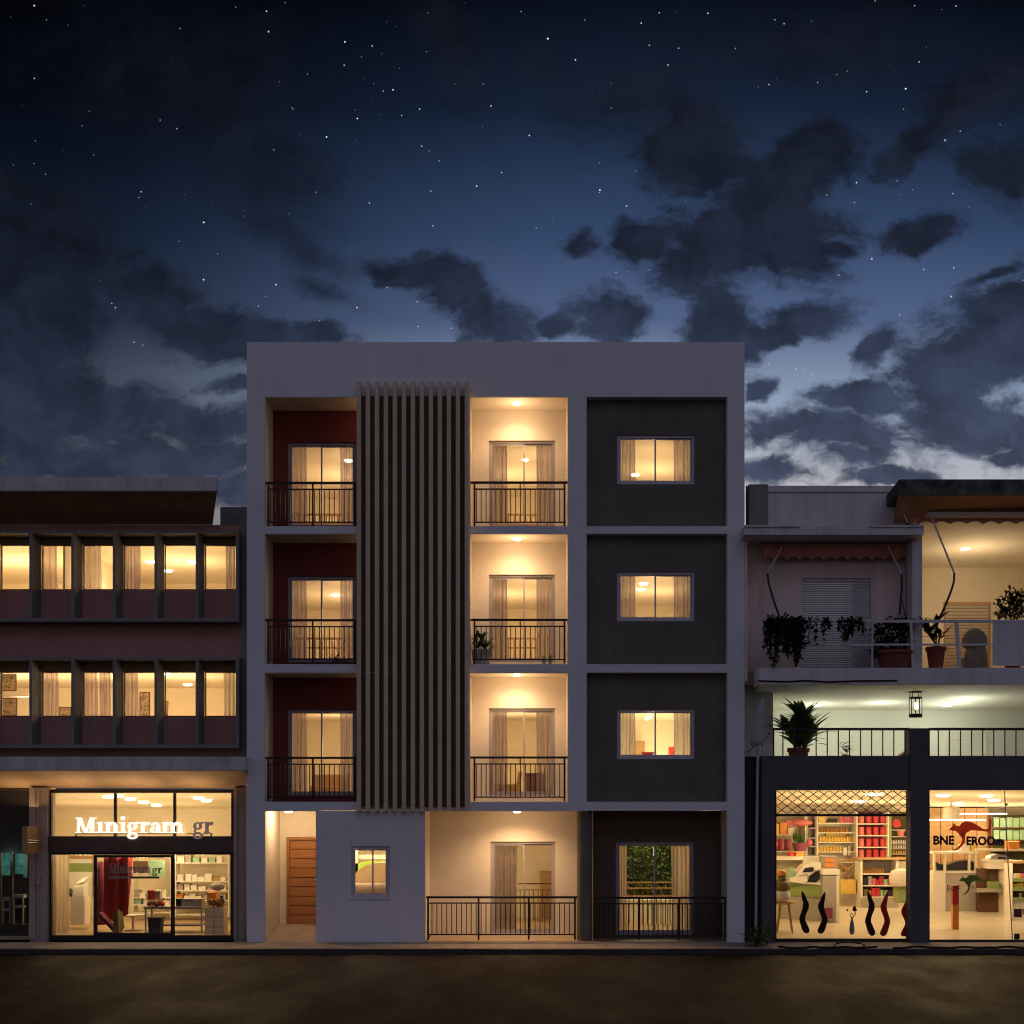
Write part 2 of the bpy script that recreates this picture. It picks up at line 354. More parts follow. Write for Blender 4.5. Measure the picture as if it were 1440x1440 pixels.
    # stars
    def stars(scale, rad, amp):
        vo = N(t, 'ShaderNodeTexVoronoi', Scale=scale); L(d, vo.inputs['Vector'])
        sx = N(t, 'ShaderNodeSeparateColor'); L(vo.outputs['Color'], sx.inputs[0])
        b = ma('POWER', sx.outputs[0], 3.5)
        rr = ma('MULTIPLY_ADD', b, rad, rad * .55)
        q = ma('SUBTRACT', 1.0, ma('DIVIDE', vo.outputs['Distance'], rr), clamp=True)
        return ma('MULTIPLY', ma('MULTIPLY', ma('MULTIPLY', q, 2.0, clamp=True), ma('ADD', b, .05)), amp)
    st = ma('ADD', stars(84, .043, 1.9), stars(170, .072, 1.25))
    st = ma('MULTIPLY', st, ma('MULTIPLY', ma('SUBTRACT', 1.0, den, clamp=True), mr(py, .35, .62, 1, .05)))
    cst = N(t, 'ShaderNodeCombineColor')
    for i, k in enumerate((.95, .98, 1.0)): L(ma('MULTIPLY', st, k), cst.inputs[i])
    base = mix_rgb(t, base, cst.outputs[0], 1.0, 'ADD')
    # clouds
    rc = N(t, 'ShaderNodeValToRGB'); c2 = rc.color_ramp
    c2.elements[0].position = 0; c2.elements[0].color = lin((19, 21, 29)); c2.elements[1].position = 1; c2.elements[1].color = lin((70, 78, 100))
    e = c2.elements.new(.35); e.color = lin((29, 33, 45)); e = c2.elements.new(.55); e.color = lin((50, 57, 76))
    L(ma('ADD', py, 0, clamp=True), rc.inputs[0])
    n2 = N(t, 'ShaderNodeTexNoise', Scale=14.0, Detail=7.0, Roughness=.6); L(ad.outputs[0], n2.inputs['Vector'])
    sh = mr(n2.outputs['Fac'], .3, .72, .68, 1.4); lf = mr(px, 0, .95, .62, 1.05)
    k = ma('MULTIPLY', sh, lf); ck = N(t, 'ShaderNodeCombineColor')
    for i, a in enumerate((.93, 1, 1.09)): L(ma('MULTIPLY', k, a), ck.inputs[i])
    cl = mix_rgb(t, rc.outputs[0], ck.outputs[0], 1.0, 'MULTIPLY')
    front = mix_rgb(t, base, cl, den)
    # the rest of the sky: dusk glow behind the viewer
    rb = N(t, 'ShaderNodeValToRGB'); c3 = rb.color_ramp
    c3.elements[0].position = .5; c3.elements[0].color = (.200, .170, .190, 1); c3.elements[1].position = 1; c3.elements[1].color = (.022, .030, .055, 1)
    e = c3.elements.new(.62); e.color = (.165, .162, .235, 1); e = c3.elements.new(.78); e.color = (.075, .092, .17, 1)
    L(ma('MULTIPLY_ADD', sp.outputs[2], .5, .5), rb.inputs[0])
    L(mix_rgb(t, rb.outputs[0], front, mr(sp.outputs[1], .05, .35, 0, 1)), bg.inputs[0])
    bg.inputs[1].default_value = 1.0
    w.cycles.sampling_method = 'MANUAL'; w.cycles.sample_map_resolution = 512
sky()
sun = bpy.data.lights.new('dusk_sun', 'SUN'); sun.energy = .07; sun.angle = math.radians(14); sun.color = (.86, .84, 1)
so = bpy.data.objects.new('dusk_sun', sun); COL.objects.link(so)
so.rotation_euler = Vector((-.16, .8, -.62)).to_track_quat('-Z', 'Y').to_euler()

# ------------------------------------------------------------------ ground, road, pavement
def ground():
    tag(MB().quad((-400, -400, -.16), (400, -400, -.16), (400, 400, -.16), (-400, 400, -.16)).build('ground', 'kerb'), kind='structure')
    m = bpy.data.materials.new('asphalt'); t = nt(m); L = t.links.new
    out = N(t, 'ShaderNodeOutputMaterial'); p = N(t, 'ShaderNodeBsdfPrincipled'); tc = N(t, 'ShaderNodeTexCoord')
    def nz(sc_, det, stretch, rough=.6):
        mp = N(t, 'ShaderNodeMapping'); mp.inputs['Scale'].default_value = (1, stretch, 1); L(tc.outputs['Object'], mp.inputs[0])
        n = N(t, 'ShaderNodeTexNoise', Scale=sc_, Detail=det, Roughness=rough); L(mp.outputs[0], n.inputs['Vector']); return n.outputs['Fac']
    def rng(v, a, b_, c_, d_):
        r = N(t, 'ShaderNodeMapRange'); L(v, r.inputs[0])
        for i_, q in zip((1, 2, 3, 4), (a, b_, c_, d_)): r.inputs[i_].default_value = q
        return r.outputs[0]
    big = nz(.9, 6.0, .45, .7); fine = nz(26.0, 4.0, .20, .75); patch = nz(.75, 5.0, .35, .65)
    c = mix_rgb(t, (.012, .0064, .0046), (.022, .0112, .0076), rng(big, .32, .68, 0, 1))
    cb = N(t, 'ShaderNodeCombineColor'); g_ = rng(fine, .36, .70, .30, 2.0)
    for i in range(3): L(g_, cb.inputs[i])
    L(mix_rgb(t, c, cb.outputs[0], 1.0, 'MULTIPLY'), p.inputs['Base Color'])
    L(rng(patch, .42, .66, .70, .56), p.inputs['Roughness'])
    ah = N(t, 'ShaderNodeMath', _operation='MULTIPLY_ADD'); L(nz(1.6, 3.0, .6), ah.inputs[0]); ah.inputs[1].default_value = .25; L(fine, ah.inputs[2])
    b = N(t, 'ShaderNodeBump', Strength=.9, Distance=.02); L(ah.outputs[0], b.inputs['Height']); L(b.outputs[0], p.inputs['Normal'])
    p.inputs['Specular IOR Level'].default_value = .055
    L(p.outputs[0], out.inputs[0])
    tag(MB().quad((-120, -26.0, -.10), (120, -26.0, -.10), (120, -1.58, -.10), (-120, -1.58, -.10)).build('road', m), kind='structure')
    mb = MB()                                        # pavement slabs with joints, kerb stones along its edge
    x = -40
    while x < 40:
        mb.box(x + .004, x + .996, -1.42, -.004, -.15, 0); x += 1
    tag(mb.build('pavement', 'pave'), kind='structure')
    kb = MB(); x = -40
    while x < 40:
        j = R.uniform(-.012, .012)
        kb.hexa([(x + .006, -1.57 + j, -.15), (x + 1.19, -1.57 + j, -.15), (x + 1.19, -1.425, -.15), (x + .006, -1.425, -.15),
                 (x + .006, -1.55 + j, .002 + j * .4), (x + 1.19, -1.55 + j, .002 + j * .4), (x + 1.19, -1.425, .004), (x + .006, -1.425, .004)]); x += 1.2
    tag(kb.build('kerb', 'kerb'), kind='structure')
    tag(MB().box(-40, 40, -58, -26, -.15, 0).build('far_pavement', 'pave'), kind='structure')
ground()

# ------------------------------------------------------------------ shared builders
def curtain(px0, px1, py0, py1, y, label, m='curtain', n=None, group='curtains hanging inside the lit windows', flare=0.0):
    x0, x1 = sorted((X(px0, y), X(px1, y))); z1, z0 = Z(py0, y), Z(py1, y)
    w = x1 - x0; n = n or max(3, int(w / .085)); seg = n * 6; v = []; f = []
    ph = [R.uniform(.6, 1.25) for _ in range(n + 1)]
    rows = 8
    for j in range(rows + 1):
        tz = j / rows; z = z1 + (z0 - z1) * tz
        for i in range(seg + 1):
            a = i / seg; k = ph[int(a * n)]
            xx = x0 + w * a + (a - .5) * flare * w * tz + .012 * math.sin(i * 1.3 + tz * 2)
            v.append((xx, y + .050 * k * math.sin(2 * PI * a * n + tz * .6) * (0.7 + .3 * tz), z))
    for j in range(rows):
        for i in range(seg): f.append((j * (seg + 1) + i, j * (seg + 1) + i + 1, (j + 1) * (seg + 1) + i + 1, (j + 1) * (seg + 1) + i))
    return tag(MB().add(v, f).build('curtain', m, org=((x0 + x1) / 2, y, z0), smooth=True), label, 'curtain', group)

def ceil_lamp(px, py, zc, label, m='lamp', r=.10, group='round ceiling lights'):
    c = on_ceiling(px, py, zc)
    o = MB().lathe((c[0], c[1], c[2] - .045), [(r * .55, 0), (r * .9, .008), (r, .022), (r, .042)], 20).build('ceiling_light', m, org=c, smooth=True)
    tag(o, label, 'ceiling light', group); return c

def win(parent, px0, px1, py0, py1, y, mull, ft=.055, dep=.09, name='window', mat_='alu', sash=True):
    x0, x1, z0, z1 = X(px0, y), X(px1, y), Z(py1, y), Z(py0, y)
    mb = MB()
    mb.box(x0, x1, y, y + dep, z1 - ft, z1).box(x0, x1, y, y + dep, z0, z0 + ft).box(x0, x0 + ft, y, y + dep, z0 + ft, z1 - ft).box(x1 - ft, x1, y, y + dep, z0 + ft, z1 - ft)
    f = mb.build(name, mat_, parent)
    xs = [x0 + ft] + [X(p, y) for p in mull] + [x1 - ft]
    for i in range(len(xs) - 1):
        a, b = xs[i], xs[i + 1]; yo = y + (.02 if i % 2 == 0 else .05); s_ = .032
        if sash:
            sb = MB(); c, d_ = z0 + ft + .003, z1 - ft - .003
            a2 = a - (s_ / 2 if i else -.002); b2 = b + (s_ / 2 if i < len(xs) - 2 else -.002)
            sb.box(a2, b2, yo, yo + .028, d_ - s_, d_).box(a2, b2, yo, yo + .028, c, c + s_ * 1.3).box(a2, a2 + s_, yo, yo + .028, c + s_ * 1.3, d_ - s_).box(b2 - s_, b2, yo, yo + .028, c + s_ * 1.3, d_ - s_)
            sb.build('sash', mat_, f)
            MB().box(a2 + s_, b2 - s_, yo + .012, yo + .016, c + s_ * 1.3, d_ - s_).build('pane', 'glass', f)
        else:
            MB().box(a, b, yo + .012, yo + .016, z0 + ft, z1 - ft).build('pane', 'glass', f)
    return f, (x0, x1, z0, z1)

def railing(parent, px0, px1, pytop, pymid, pybot, pyfoot, y, posts, pitch=6.9, shortpost=None, name='balcony_railing', skip=None, foot_ends=True):
    h = MB().box(X(px0, y), X(px1, y), y - .03, y + .03, Z(pytop + 3, y), Z(pytop, y)).build(name, 'rail', parent)
    mid = MB().box(X(px0 + 4, y), X(px1 - 3, y), y - .016, y + .016, Z(pymid + 1.8, y), Z(pymid, y)).box(X(px0 + 4, y), X(px1 - 3, y), y - .016, y + .016, Z(pybot + 1.8, y), Z(pybot, y))
    root = h
    mid.build('crossbar', 'rail', root)
    for p in posts:
        MB().box(X(p - 1.3, y), X(p + 1.3, y), y - .021, y + .021, Z(pyfoot, y), Z(pytop + 3, y)).build('post', 'rail', root)
    if shortpost:
        MB().box(X(shortpost - .9, y), X(shortpost + .9, y), y - .014, y + .014, Z(pymid, y), Z(pytop + 3, y)).build('short_post', 'rail', root)
    b = MB(); p = px0 + 8
    while p < px1 - 6:
        b.box(X(p - .62, y), X(p + .62, y), y - .009, y + .009, Z(pybot, y), Z(pymid + 1.8, y)); p += pitch
    b.build('baluster_row', 'rail', root)
    return root

def goods(name, m, cat, label, group, mk, spots):
    o = None
    for s_ in spots:
        if o is None:
            mb = MB(); mk(mb); o = mb.build(name, m, org=(0, 0, 0), smooth=False); o.location = s_; tag(o, label, cat, group)
        else: dup(o, s_)
    return o
def jar_shape(r, h):
    return lambda mb: mb.lathe((0, 0, 0), [(r * .9, 0), (r, h * .08), (r, h * .68), (r * .72, h * .78), (r * .78, h * .8), (r * .78, h)], 10)
def can_shape(r, h):
    return lambda mb: mb.lathe((0, 0, 0), [(r * .96, 0), (r, .01), (r, h * .8), (r * 1.05, h * .805), (r * 1.05, h * .93), (r * .8, h)], 14)
def carton_shape(w, d_, h):
    return lambda mb: mb.box(-w / 2, w / 2, 0, d_, 0, h * .8).box(-w / 2 - .006, w / 2 + .006, -.006, d_ + .006, h * .803, h)
def leaf(mb, base, dir_, length, width, droop=.4, n=4):
    d = Vector(dir_).normalized(); s = d.cross(Vector((0, 0, 1)))
    s = s.normalized() if s.length > .01 else Vector((1, 0, 0)); p = Vector(base); vs = []; fs = []
    for i in range(n + 1):
        a = i / n; w = width * math.sin(PI * min(1, .12 + a * .88)) * .5 if i < n else .002
        vs += [p - s * w, p + Vector((0, 0, -.12 * w)), p + s * w]
        d = (d + Vector((0, 0, -droop / n))).normalized(); p = p + d * (length / n)
    for i in range(n): a = i * 3; fs += [(a, a + 1, a + 4, a + 3), (a + 1, a + 2, a + 5, a + 4)]
    mb.add(vs, fs)
def leaf_quads(mb, c, rad, n, size, rnd=R, squash=1.0):
    for _ in range(n):
        d = Vector((rnd.gauss(0, 1), rnd.gauss(0, 1), rnd.gauss(0, 1))).normalized() * rnd.uniform(.35, 1) ** .6
        p = Vector(c) + Vector((d.x * rad[0], d.y * rad[1], d.z * rad[2] * squash)); q = Vector((rnd.gauss(0, 1), rnd.gauss(0, 1), rnd.gauss(.2, .7)))
        leaf(mb, p, q, size * rnd.uniform(.6, 1.3), size * rnd.uniform(.35, .6), .5, 2)
def pot_mesh(c, r, h):
    return MB().lathe(c, [(r * .7, 0), (r * .93, h * .82), (r * 1.06, h * .83), (r * 1.06, h), (r * .88, h), (r * .84, h * .9)], 18)

# ================================================================== the apartment building
FL = [dict(top=1127.5, sof=946.0, nm='lowest'), dict(top=934.0, sof=750.5, nm='middle'), dict(top=740.0, sof=558.0, nm='top')]
WARM = (1, .69, .38); WARM2 = (1, .71, .41); WARMD = (1, .63, .33)
def apartment():
    b = thing('apartment_building', 'white four storey apartment block with a slatted screen and dark grey bay', 'building', (0, 0, 0))
    D = 9.0
    # --- white frame: parapet, posts, slab edges
    fr = MB()
    fr.pbox(347, 1047, 481, 558, 0, .30)
    fr.box(X(347), X(372), 0, 1.0, 0, Z(558)); fr.box(X(1023), X(1047), 0, 1.0, 0, Z(558))
    fr.box(X(799), X(825), 0, 1.0, Z(1140), Z(558))
    fr.build('front_frame', 'white', b)
    for a, c in ((740, 750.5), (934, 945.8)):
        MB().box(X(372), X(503), 0, 1.0, Z(c), Z(a)).box(X(660), X(799), 0, 1.0, Z(c), Z(a)).box(X(503), X(660), .03, 1.0, Z(c), Z(a)).build('floor_slab', 'white', b)
        MB().box(X(825), X(1023), 0, 1.0, Z(c), Z(a)).build('floor_slab', 'white', b)
    MB().box(X(372), X(799), 0, 1.0, Z(1140), Z(1127.5)).build('floor_slab', 'white', b); MB().box(X(825), X(1023), 0, 1.0, Z(1140), Z(1127.5)).build('floor_slab', 'white', b)
    # body behind
    bd = MB()
    bd.box(X(347), X(350), 1.0, D, 0, Z(558)); bd.box(X(1044), X(1047), 1.0, D, 0, Z(558)); bd.box(X(347), X(1047), .30, D, Z(558) + .002, Z(552))
    bd.box(X(347), X(349), .3, D, Z(552), Z(481)); bd.box(X(1045), X(1047), .3, D, Z(552), Z(481)); bd.box(X(349), X(1045), D - .2, D, Z(552), Z(481))
    bd.build('side_wall', 'white', b)
    # --- left maroon loggia walls, cream loggia walls
    mw = MB(); cw = MB(); ldoors = []; mdoors = []
    for k, f in enumerate(FL):
        z0, z1 = Z(f['top']), Z(f['sof'])
        dt = (1115.5 if k == 0 else None)
        y = 1.0
        ltop = (997.5, 810, 622)[k]; mtop = (996, 808, 619.5)[k]; bot = (1119, 931, 743)[k]
        zb = max(z0 + .03, Z(bot, y))
        mw.wall(X(350), X(654.5), z0 - .1, z1 + .1, y, y + .18, [(X(404.5, y), X(500.5, y), zb, Z(ltop, y))])
        cw.wall(X(655), X(822), z0 - .1, z1 + .1, y, y + .18, [(X(687.5, y), X(780.5, y), zb, Z(mtop, y))])
        ldoors.append((ltop, CZ - 0, zb)); mdoors.append((mtop, 0, zb))
    mw.build('maroon_wall', 'maroon', b); cw.build('cream_wall', 'cream', b)
    # niche linings (cream): left cheek of each loggia
    for f in FL:
        z0, z1 = Z(f['top']) + .002, Z(f['sof']) - .002
        MB().box(X(372) + .001, X(372) + .012, .012, .998, z0, z1).box(X(372) + .014, X(500), .012, .998, z1 - .010, z1).build('loggia_lining', 'cream', b)
        MB().box(X(655), X(661.5), .012, .998, z0, z1).box(X(799) - .012, X(799) - .001, .012, .998, z0, z1).box(X(662), X(799) - .014, .012, .998, z1 - .010, z1).build('loggia_lining', 'cream', b)
    # --- sliding doors and rooms
    for k, f in enumerate(FL):
        nm = f['nm']; y = 1.0
        for (p0, p1, pt, mull, rx0, rx1, side) in ((404.5, 500.5, (997.5, 810, 622)[k], 451.5, 352, 598, 'maroon'), (687.5, 780.5, (996, 808, 619.5)[k], 737, 657, 820, 'cream')):
            zb = max(Z(f['top']) + .03, Z((1119, 931, 743)[k], y)); ya = y + .06
            # the frame fills the hole: express its edges in the plane ya
            g = lambda p: (p - HX) * (CAMD + y) / (CAMD + ya) + HX
            gz = lambda z: HY - (z - CZ) * SC * CAMD / (CAMD + ya)
            win(b, g(p0), g(p1), gz(Z(pt, y)), gz(zb), ya, [g(mull)], name='sliding_door')
            zc = Z(pt, y) + .13; zf = Z(f['top']) + .015
            rm = MB(); rf = MB(); rm.room(X(rx0), X(rx1), y + .181, 7.2, zf, zc)
            rf.quad((X(rx0), y + .181, zf + .003), (X(rx1), y + .181, zf + .003), (X(rx1), 7.2, zf + .003), (X(rx0), 7.2, zf + .003))
            rm.build('room_interior', 'room', b); rf.build('room_floor', 'roomfloor', b)
            cy = y + .34
            cp = lambda p: (p - HX) * (CAMD + y) / (CAMD + cy) + HX
            where = '%s %s balcony door' % (nm, side)
            wds = ((407, 431), (478, 498)) if side == 'maroon' else ((692, 713), (754, 779))
            for (a, c), sd in zip(wds, ('left', 'right')):
                curtain(cp(a), cp(c), pt + 5, 0, cy, 'sheer mauve curtain at the %s edge of the %s' % (sd, where)) if False else \
                    curtain2(a, c, zc - .03, zf + .03, cy, 'sheer mauve curtain at the %s edge of the %s' % (sd, where))
            cx = (X(rx0) + X(rx1)) / 2
            e = 120 if side == 'maroon' else 105
            light('POINT', (cx - .3, 4.6, zc - .95), e, WARM, .3, 'room_light')
            light('POINT', (cx + .2, 2.6, zc - .85), e * .45, WARM, .25, 'room_light')
    # --- grey bay
    gw = MB(); rr = MB()
    for k, f in enumerate(FL):
        y = .25; z0, z1 = Z(f['top']), Z(f['sof'])
        t_, b_ = ((997, 1067.5), (804, 873.5), (611.5, 681))[k]
        gw.wall(X(825) + .001, X(1023) - .001, z0 + .001, z1 - .001, y, y + .16, [(X(867.5, y), X(977, y), Z(b_, y), Z(t_, y))])
        ya = y + .045
        g = lambda p: (p - HX) * (CAMD + y) / (CAMD + ya) + HX
        gq = lambda q: (q - HY) * (CAMD + y) / (CAMD + ya) + HY
        win(b, g(867.5), g(977), gq(t_), gq(b_), ya, [g(922)], mat_='alu2')
        zf = z0 + .15; zc = Z(t_, y) + .16
        rr.room(X(826), X(1022), y + .161, 6.4, zf, zc)
        for (a, c), sd in (((870, 893), 'left'), ((947, 975), 'right')):
            curtain2(a, c, zc - .04, Z(b_, y) - .12, y + .36, 'sheer mauve curtain at the %s edge of the %s grey wall window' % (sd, f['nm']))
        light('POINT', (X(945), 3.9, zc - .95), 105, WARM if k else WARM2, .22, 'room_light')
        light('POINT', (X(930), 2.0, zc - .9), 42, WARM if k else WARM2, .16, 'room_light')
    gw.build('charcoal_wall', 'char', b); rr.build('bay_room_interior', 'room', b)
    # visible lamps in the rooms
    zc = Z(622, 1.0) + .13; ceil_lamp(490, 647, zc, 'glowing ceiling light seen through the top maroon balcony door')
    ceil_lamp(739, 646, Z(619.5, 1.0) + .13, 'glowing ceiling light seen through the top cream balcony door', r=.07)
    ceil_lamp(893, 667, Z(611.5, .25) + .16, 'glowing ceiling light low behind curtain in the top grey wall window')
    ceil_lamp(472, 836, Z(810, 1.0) + .13, 'glowing ceiling light seen through the middle maroon balcony door')
    ceil_lamp(905, 820, Z(804, .25) + .16, 'nearer of two ceiling lights in the middle grey wall window')
    ceil_lamp(901, 828, Z(804, .25) + .16, 'farther of two ceiling lights in the middle grey wall window')
    ceil_lamp(739, 1016.5, Z(996, 1.0) + .13, 'small ceiling light seen through the lowest cream balcony door', r=.05)
    for px, py, w in ((914, 1006, 'nearest'), (910, 1010, 'middle'), (906, 1014, 'farthest')):
        ceil_lamp(px, py, Z(997, .25) + .16, '%s of three ceiling lights in the lowest grey wall window' % w, r=.06)
    for k, f in enumerate(FL): light('POINT', (X(540), .45, Z(f['sof']) - .5), (2.2, 2.8, 6.5)[k], WARMD, .15, 'loggia_glow')  # added unseen lamps behind the slats that warm the maroon loggias
    # --- slat screen
    sc_ = MB()
    for a, c in ((557, 739.5), (751, 933.5), (946.3, 1135)): sc_.box(X(503.5), X(659.5), -.030, -.004, Z(c), Z(a))
    scr = sc_.build('slat_screen', 'panel', b)
    for i in range(13):
        p = 503 + i * 12.58
        MB().box(X(p), X(p + 5.9), -.20, -.034, Z(1141), Z(541)).build('fin', 'fin', scr)
    for q in (745, 940): MB().box(X(504), X(659), -.033, -.004, Z(q + 5.2), Z(q - 5.2)).build('batten', 'panel', scr)
    # --- balcony railings
    for k in range(3):
        dy = (386.5, 193, 0)[k]
        railing(b, 372.4, 500.6, 677.8 + dy, 687.3 + dy, 733.6 + dy, 740 + dy, .06, [377.5, 440, 499])
        railing(b, 661.8, 798.6, 677.3 + dy, 687 + dy, 733.6 + dy, 740 + dy, .06, [667.3, 793.8], shortpost=731.5)
    # --- cream loggia downlights
    for k, f in enumerate(FL):
        zc = Z(f['sof']) - .010
        c = ceil_lamp(727, f['sof'] + (8.5, 6.5, 2.2)[2 - k] , zc, 'round recessed downlight in the %s cream balcony ceiling' % f['nm'], r=.085)
        light('SPOT', (X(727), .40, zc - .07), 60, WARMD, .07, 'downlight', 156, 1.0); light('POINT', (X(727), .34, zc - .5), 13, WARMD, .05, 'downlight')  # the POINT under each spot is an added fill with no fixture
    # --- ground floor: porch, window block, cream recess, brown recess
    gb = MB()
    yb = .001
    gb.wall(X(445), X(597), .0, Z(1140) - .002, 0, .22, [(X(493.5), X(548), Z(1262), Z(1190))])
    gb.box(X(445), X(449), .22, 2.3, 0, Z(1140) - .002); gb.box(X(593), X(597), .22, 1.8, 0, Z(1140) - .002)
    gb.build('ground_block_wall', 'white', b)
    win(b, 493.5, 548, 1190, 1262, .05, [524], ft=.06, mat_='alu2')
    MB().box(X(491.5), X(549.5), -.045, .045, Z(1264.5), Z(1262.3)).build('window_sill', 'white', b)
    MB().room(X(449.5), X(592.5), .221, 3.4, .02, 2.9).build('ground_room_interior', 'room', b)
    light('POINT', (X(500), 1.3, 2.4), 150, WARM2, .2, 'room_light')
    po = MB()
    po.box(X(372) + .001, X(372) + .013, .012, 1.9, 0, Z(1140) - .004); po.box(X(445) - .014, X(445) - .001, .012, 1.9, 0, Z(1140) - .004)
    dz0, dz1 = Z(1300, 1.9), Z(1177, 1.9)
    po.wall(X(372) + .014, X(445) + .7, 0, Z(1140), 1.9, 2.05, [(X(403, 1.9), X(403, 1.9) + .95, dz0 - .02, dz1)])
    po.build('porch_wall', 'cream', b)
    MB().box(X(372), X(447), .012, 1.9, Z(1140) - .012, Z(1140) - .003).build('porch_ceiling', 'cream', b)
    MB().hexa([(X(372), -.003, -.1), (X(445), -.003, -.1), (X(445), 2.0, -.1), (X(372), 2.0, -.1), (X(372), -.003, .006), (X(445), -.003, .006), (X(445), 2.0, dz0 + .012), (X(372), 2.0, dz0 + .012)]).build('porch_floor', 'pave', b)
    light('POINT', (X(398), .75, Z(1140) - .12), 36, WARM2, .08, 'porch_light')
    o = MB().lathe((X(398), .75, Z(1140) - .05), [(.05, 0), (.085, .01), (.09, .036)], 18).build('ceiling_light', 'lamp', org=(X(398), .75, Z(1140))); tag(o, 'small round downlight in the entrance porch ceiling', 'ceiling light', 'round ceiling lights')
    dx0 = X(403, 1.9); fw = .065
    df = MB().box(dx0, dx0 + fw, 1.87, 2.0, dz0, dz1).box(dx0 + .95 - fw, dx0 + .95, 1.87, 2.0, dz0, dz1).box(dx0 + fw, dx0 + .95 - fw, 1.87, 2.0, dz1 - fw, dz1)
    door = df.build('entrance_door', 'oak', b)
    lf = MB(); nb = 9; hh = (dz1 - fw - dz0) / nb
    for i in range(nb): lf.box(dx0 + fw, dx0 + .95 - fw, 1.925 + .004 * (i % 2), 1.98, dz0 + i * hh + .009, dz0 + (i + 1) * hh - .009)
    MB().box(dx0 + fw, dx0 + .95 - fw, 1.981, 1.99, dz0, dz1 - fw - .001).build('door_backing', 'panel', door)
    lf.build('door_leaf', 'oakh', door)
    hz = Z(1237, 1.9); hx = X(443, 1.9)
    MB().tube([(hx, 1.93, hz), (hx, 1.86, hz), (hx + .09, 1.855, hz)], .011).lathe((hx, 1.92, hz - .03), [(.02, 0), (.02, .06)], 10).build('handle', 'steel', door)
    # cream recess
    y = 1.8
    g1 = MB(); zt = Z(1140) - .002
    hole = (X(689.7, y), X(781, y), Z(1313, y), Z(1183.6, y))
    g1.wall(X(597), X(834, 0) + .15, 0, zt, y, y + .18, [hole])
    g1.box(X(597) + .001, X(597) + .013, .012, y - .001, 0, zt - .012)
    g1.box(X(597) + .014, X(827), .012, y - .001, zt - .011, zt - .001)
    g1.build('ground_cream_wall', 'cream', b)
    gq = lambda q: (q - HY) * (CAMD + y) / (CAMD + y + .05) + HY
    gp = lambda p: (p - HX) * (CAMD + y) / (CAMD + y + .05) + HX
    win(b, gp(689.7), gp(781), gq(1183.6), gq(1313), y + .05, [gp(736.5)], name='sliding_door')
    MB().room(X(600), X(826), y + .181, 6.6, .02, Z(1183.6, y) + .14).build('ground_room_interior', 'room', b)
    light('POINT', (X(705), 4.2, Z(1183.6, y) - .22), 105, WARM2, .2, 'room_light')
    curtain2(693, 727, Z(1183.6, y) + .08, .05, y + .36, 'full mauve curtain on the left of the cream ground floor door')
    light('SPOT', (X(727), .95, zt - .075), 120, WARMD, .07, 'downlight', 150, 1.0); light('POINT', (X(727), .7, zt - .4), 12, WARMD, .05, 'downlight')  # lower POINT is an added fill, no lamp hangs there
    o = MB().lathe((X(727), .40, zt - .05), [(.045, 0), (.08, .008), (.085, .036)], 20).build('ceiling_light', 'lamp', org=(X(727), .40, zt)); tag(o, 'round recessed downlight above the cream ground floor terrace', 'ceiling light', 'round ceiling lights')
    # round dark column
    MB().lathe((X(823), .36, 0), [(.17, 0), (.17, Z(1140))], 32).build('round_column', 'char', b, smooth=False)
    # brown recess
    y = .8
    g2 = MB(); hole = (X(866, y), X(976, y), Z(1314.5, y), Z(1184, y))
    g2.wall(X(834) + .05, X(1023) - .02, 0, zt, y, y + .16, [hole])
    g2.build('ground_brown_wall', 'brown', b)
    MB().box(X(834) + .03, X(834) + .045, y - .3, y + 1.2, 0, zt).build('brown_return_wall', 'brown', b)
    MB().box(X(1023) - .014, X(1023) - .001, .012, y - .001, 0, zt).build('brown_recess_cheek', 'cream', b)
    gq = lambda q: (q - HY) * (CAMD + y) / (CAMD + y + .045) + HY
    gp = lambda p: (p - HX) * (CAMD + y) / (CAMD + y + .045) + HX
    win(b, gp(866), gp(976), gq(1184), gq(1314.5), y + .045, [gp(921)], name='sliding_door')
    zc = Z(1184, y) + .12
    rr2 = MB(); x0, x1 = X(836) + .03, X(1021); yb2 = 4.2
    rr2.room(x0, x1, y + .161, yb2, .02, zc)
    rr2.f.pop(-3)                                     # far side is open to the garden
    rr2.build('garden_room_interior', 'room', b)
    gwall = MB(); gwall.box(x0, X(869, yb2), yb2, yb2 + .12, .02, zc).box(X(955, yb2), x1, yb2, yb2 + .12, .02, zc); gwall.build('garden_room_wall', 'room', b); MB().box(X(600), X(1021), .012, 7.0, -.05, .012).build('ground_floor_slab', 'roomfloor', b); MB().box(X(449.5), X(592), .23, 3.4, -.05, .012).build('ground_floor_slab', 'roomfloor', b)
    light('POINT', (X(915), 2.5, zc - .35), 70, WARM2, .2, 'room_light')
    curtain2(871, 882, zc - .03, .06, y + .36, 'narrow cream curtain on the left of the garden room door', 'curtain2')
    curtain2(944, 972, zc - .03, .06, y + .36, 'full cream curtain on the right of the garden room door', 'curtain2')
    return b
def curtain2(p0, p1, z1, z0, y, label, m='curtain'):
    q1 = HY - (z1 - CZ) * SC * CAMD / (CAMD + y); q0 = HY - (z0 - CZ) * SC * CAMD / (CAMD + y)
    return curtain(p0, p1, q1, q0, y, label, m)
APT = apartment()

# street railings of the ground floor
tag(railing(None, 599.5, 812, 1260.3, 1269, 1313.2, 1321.5, .10, [602, 673, 743.5, 808.5], name='street_railing'), 'dark metal railing standing before the cream ground floor terrace', 'railing')
tag(railing(None, 834.5, 1022.5, 1261, 1270, 1315.2, 1322, .10, [899, 955, 1020], name='street_railing'), 'dark metal railing standing before the dark brown ground floor wall', 'railing')

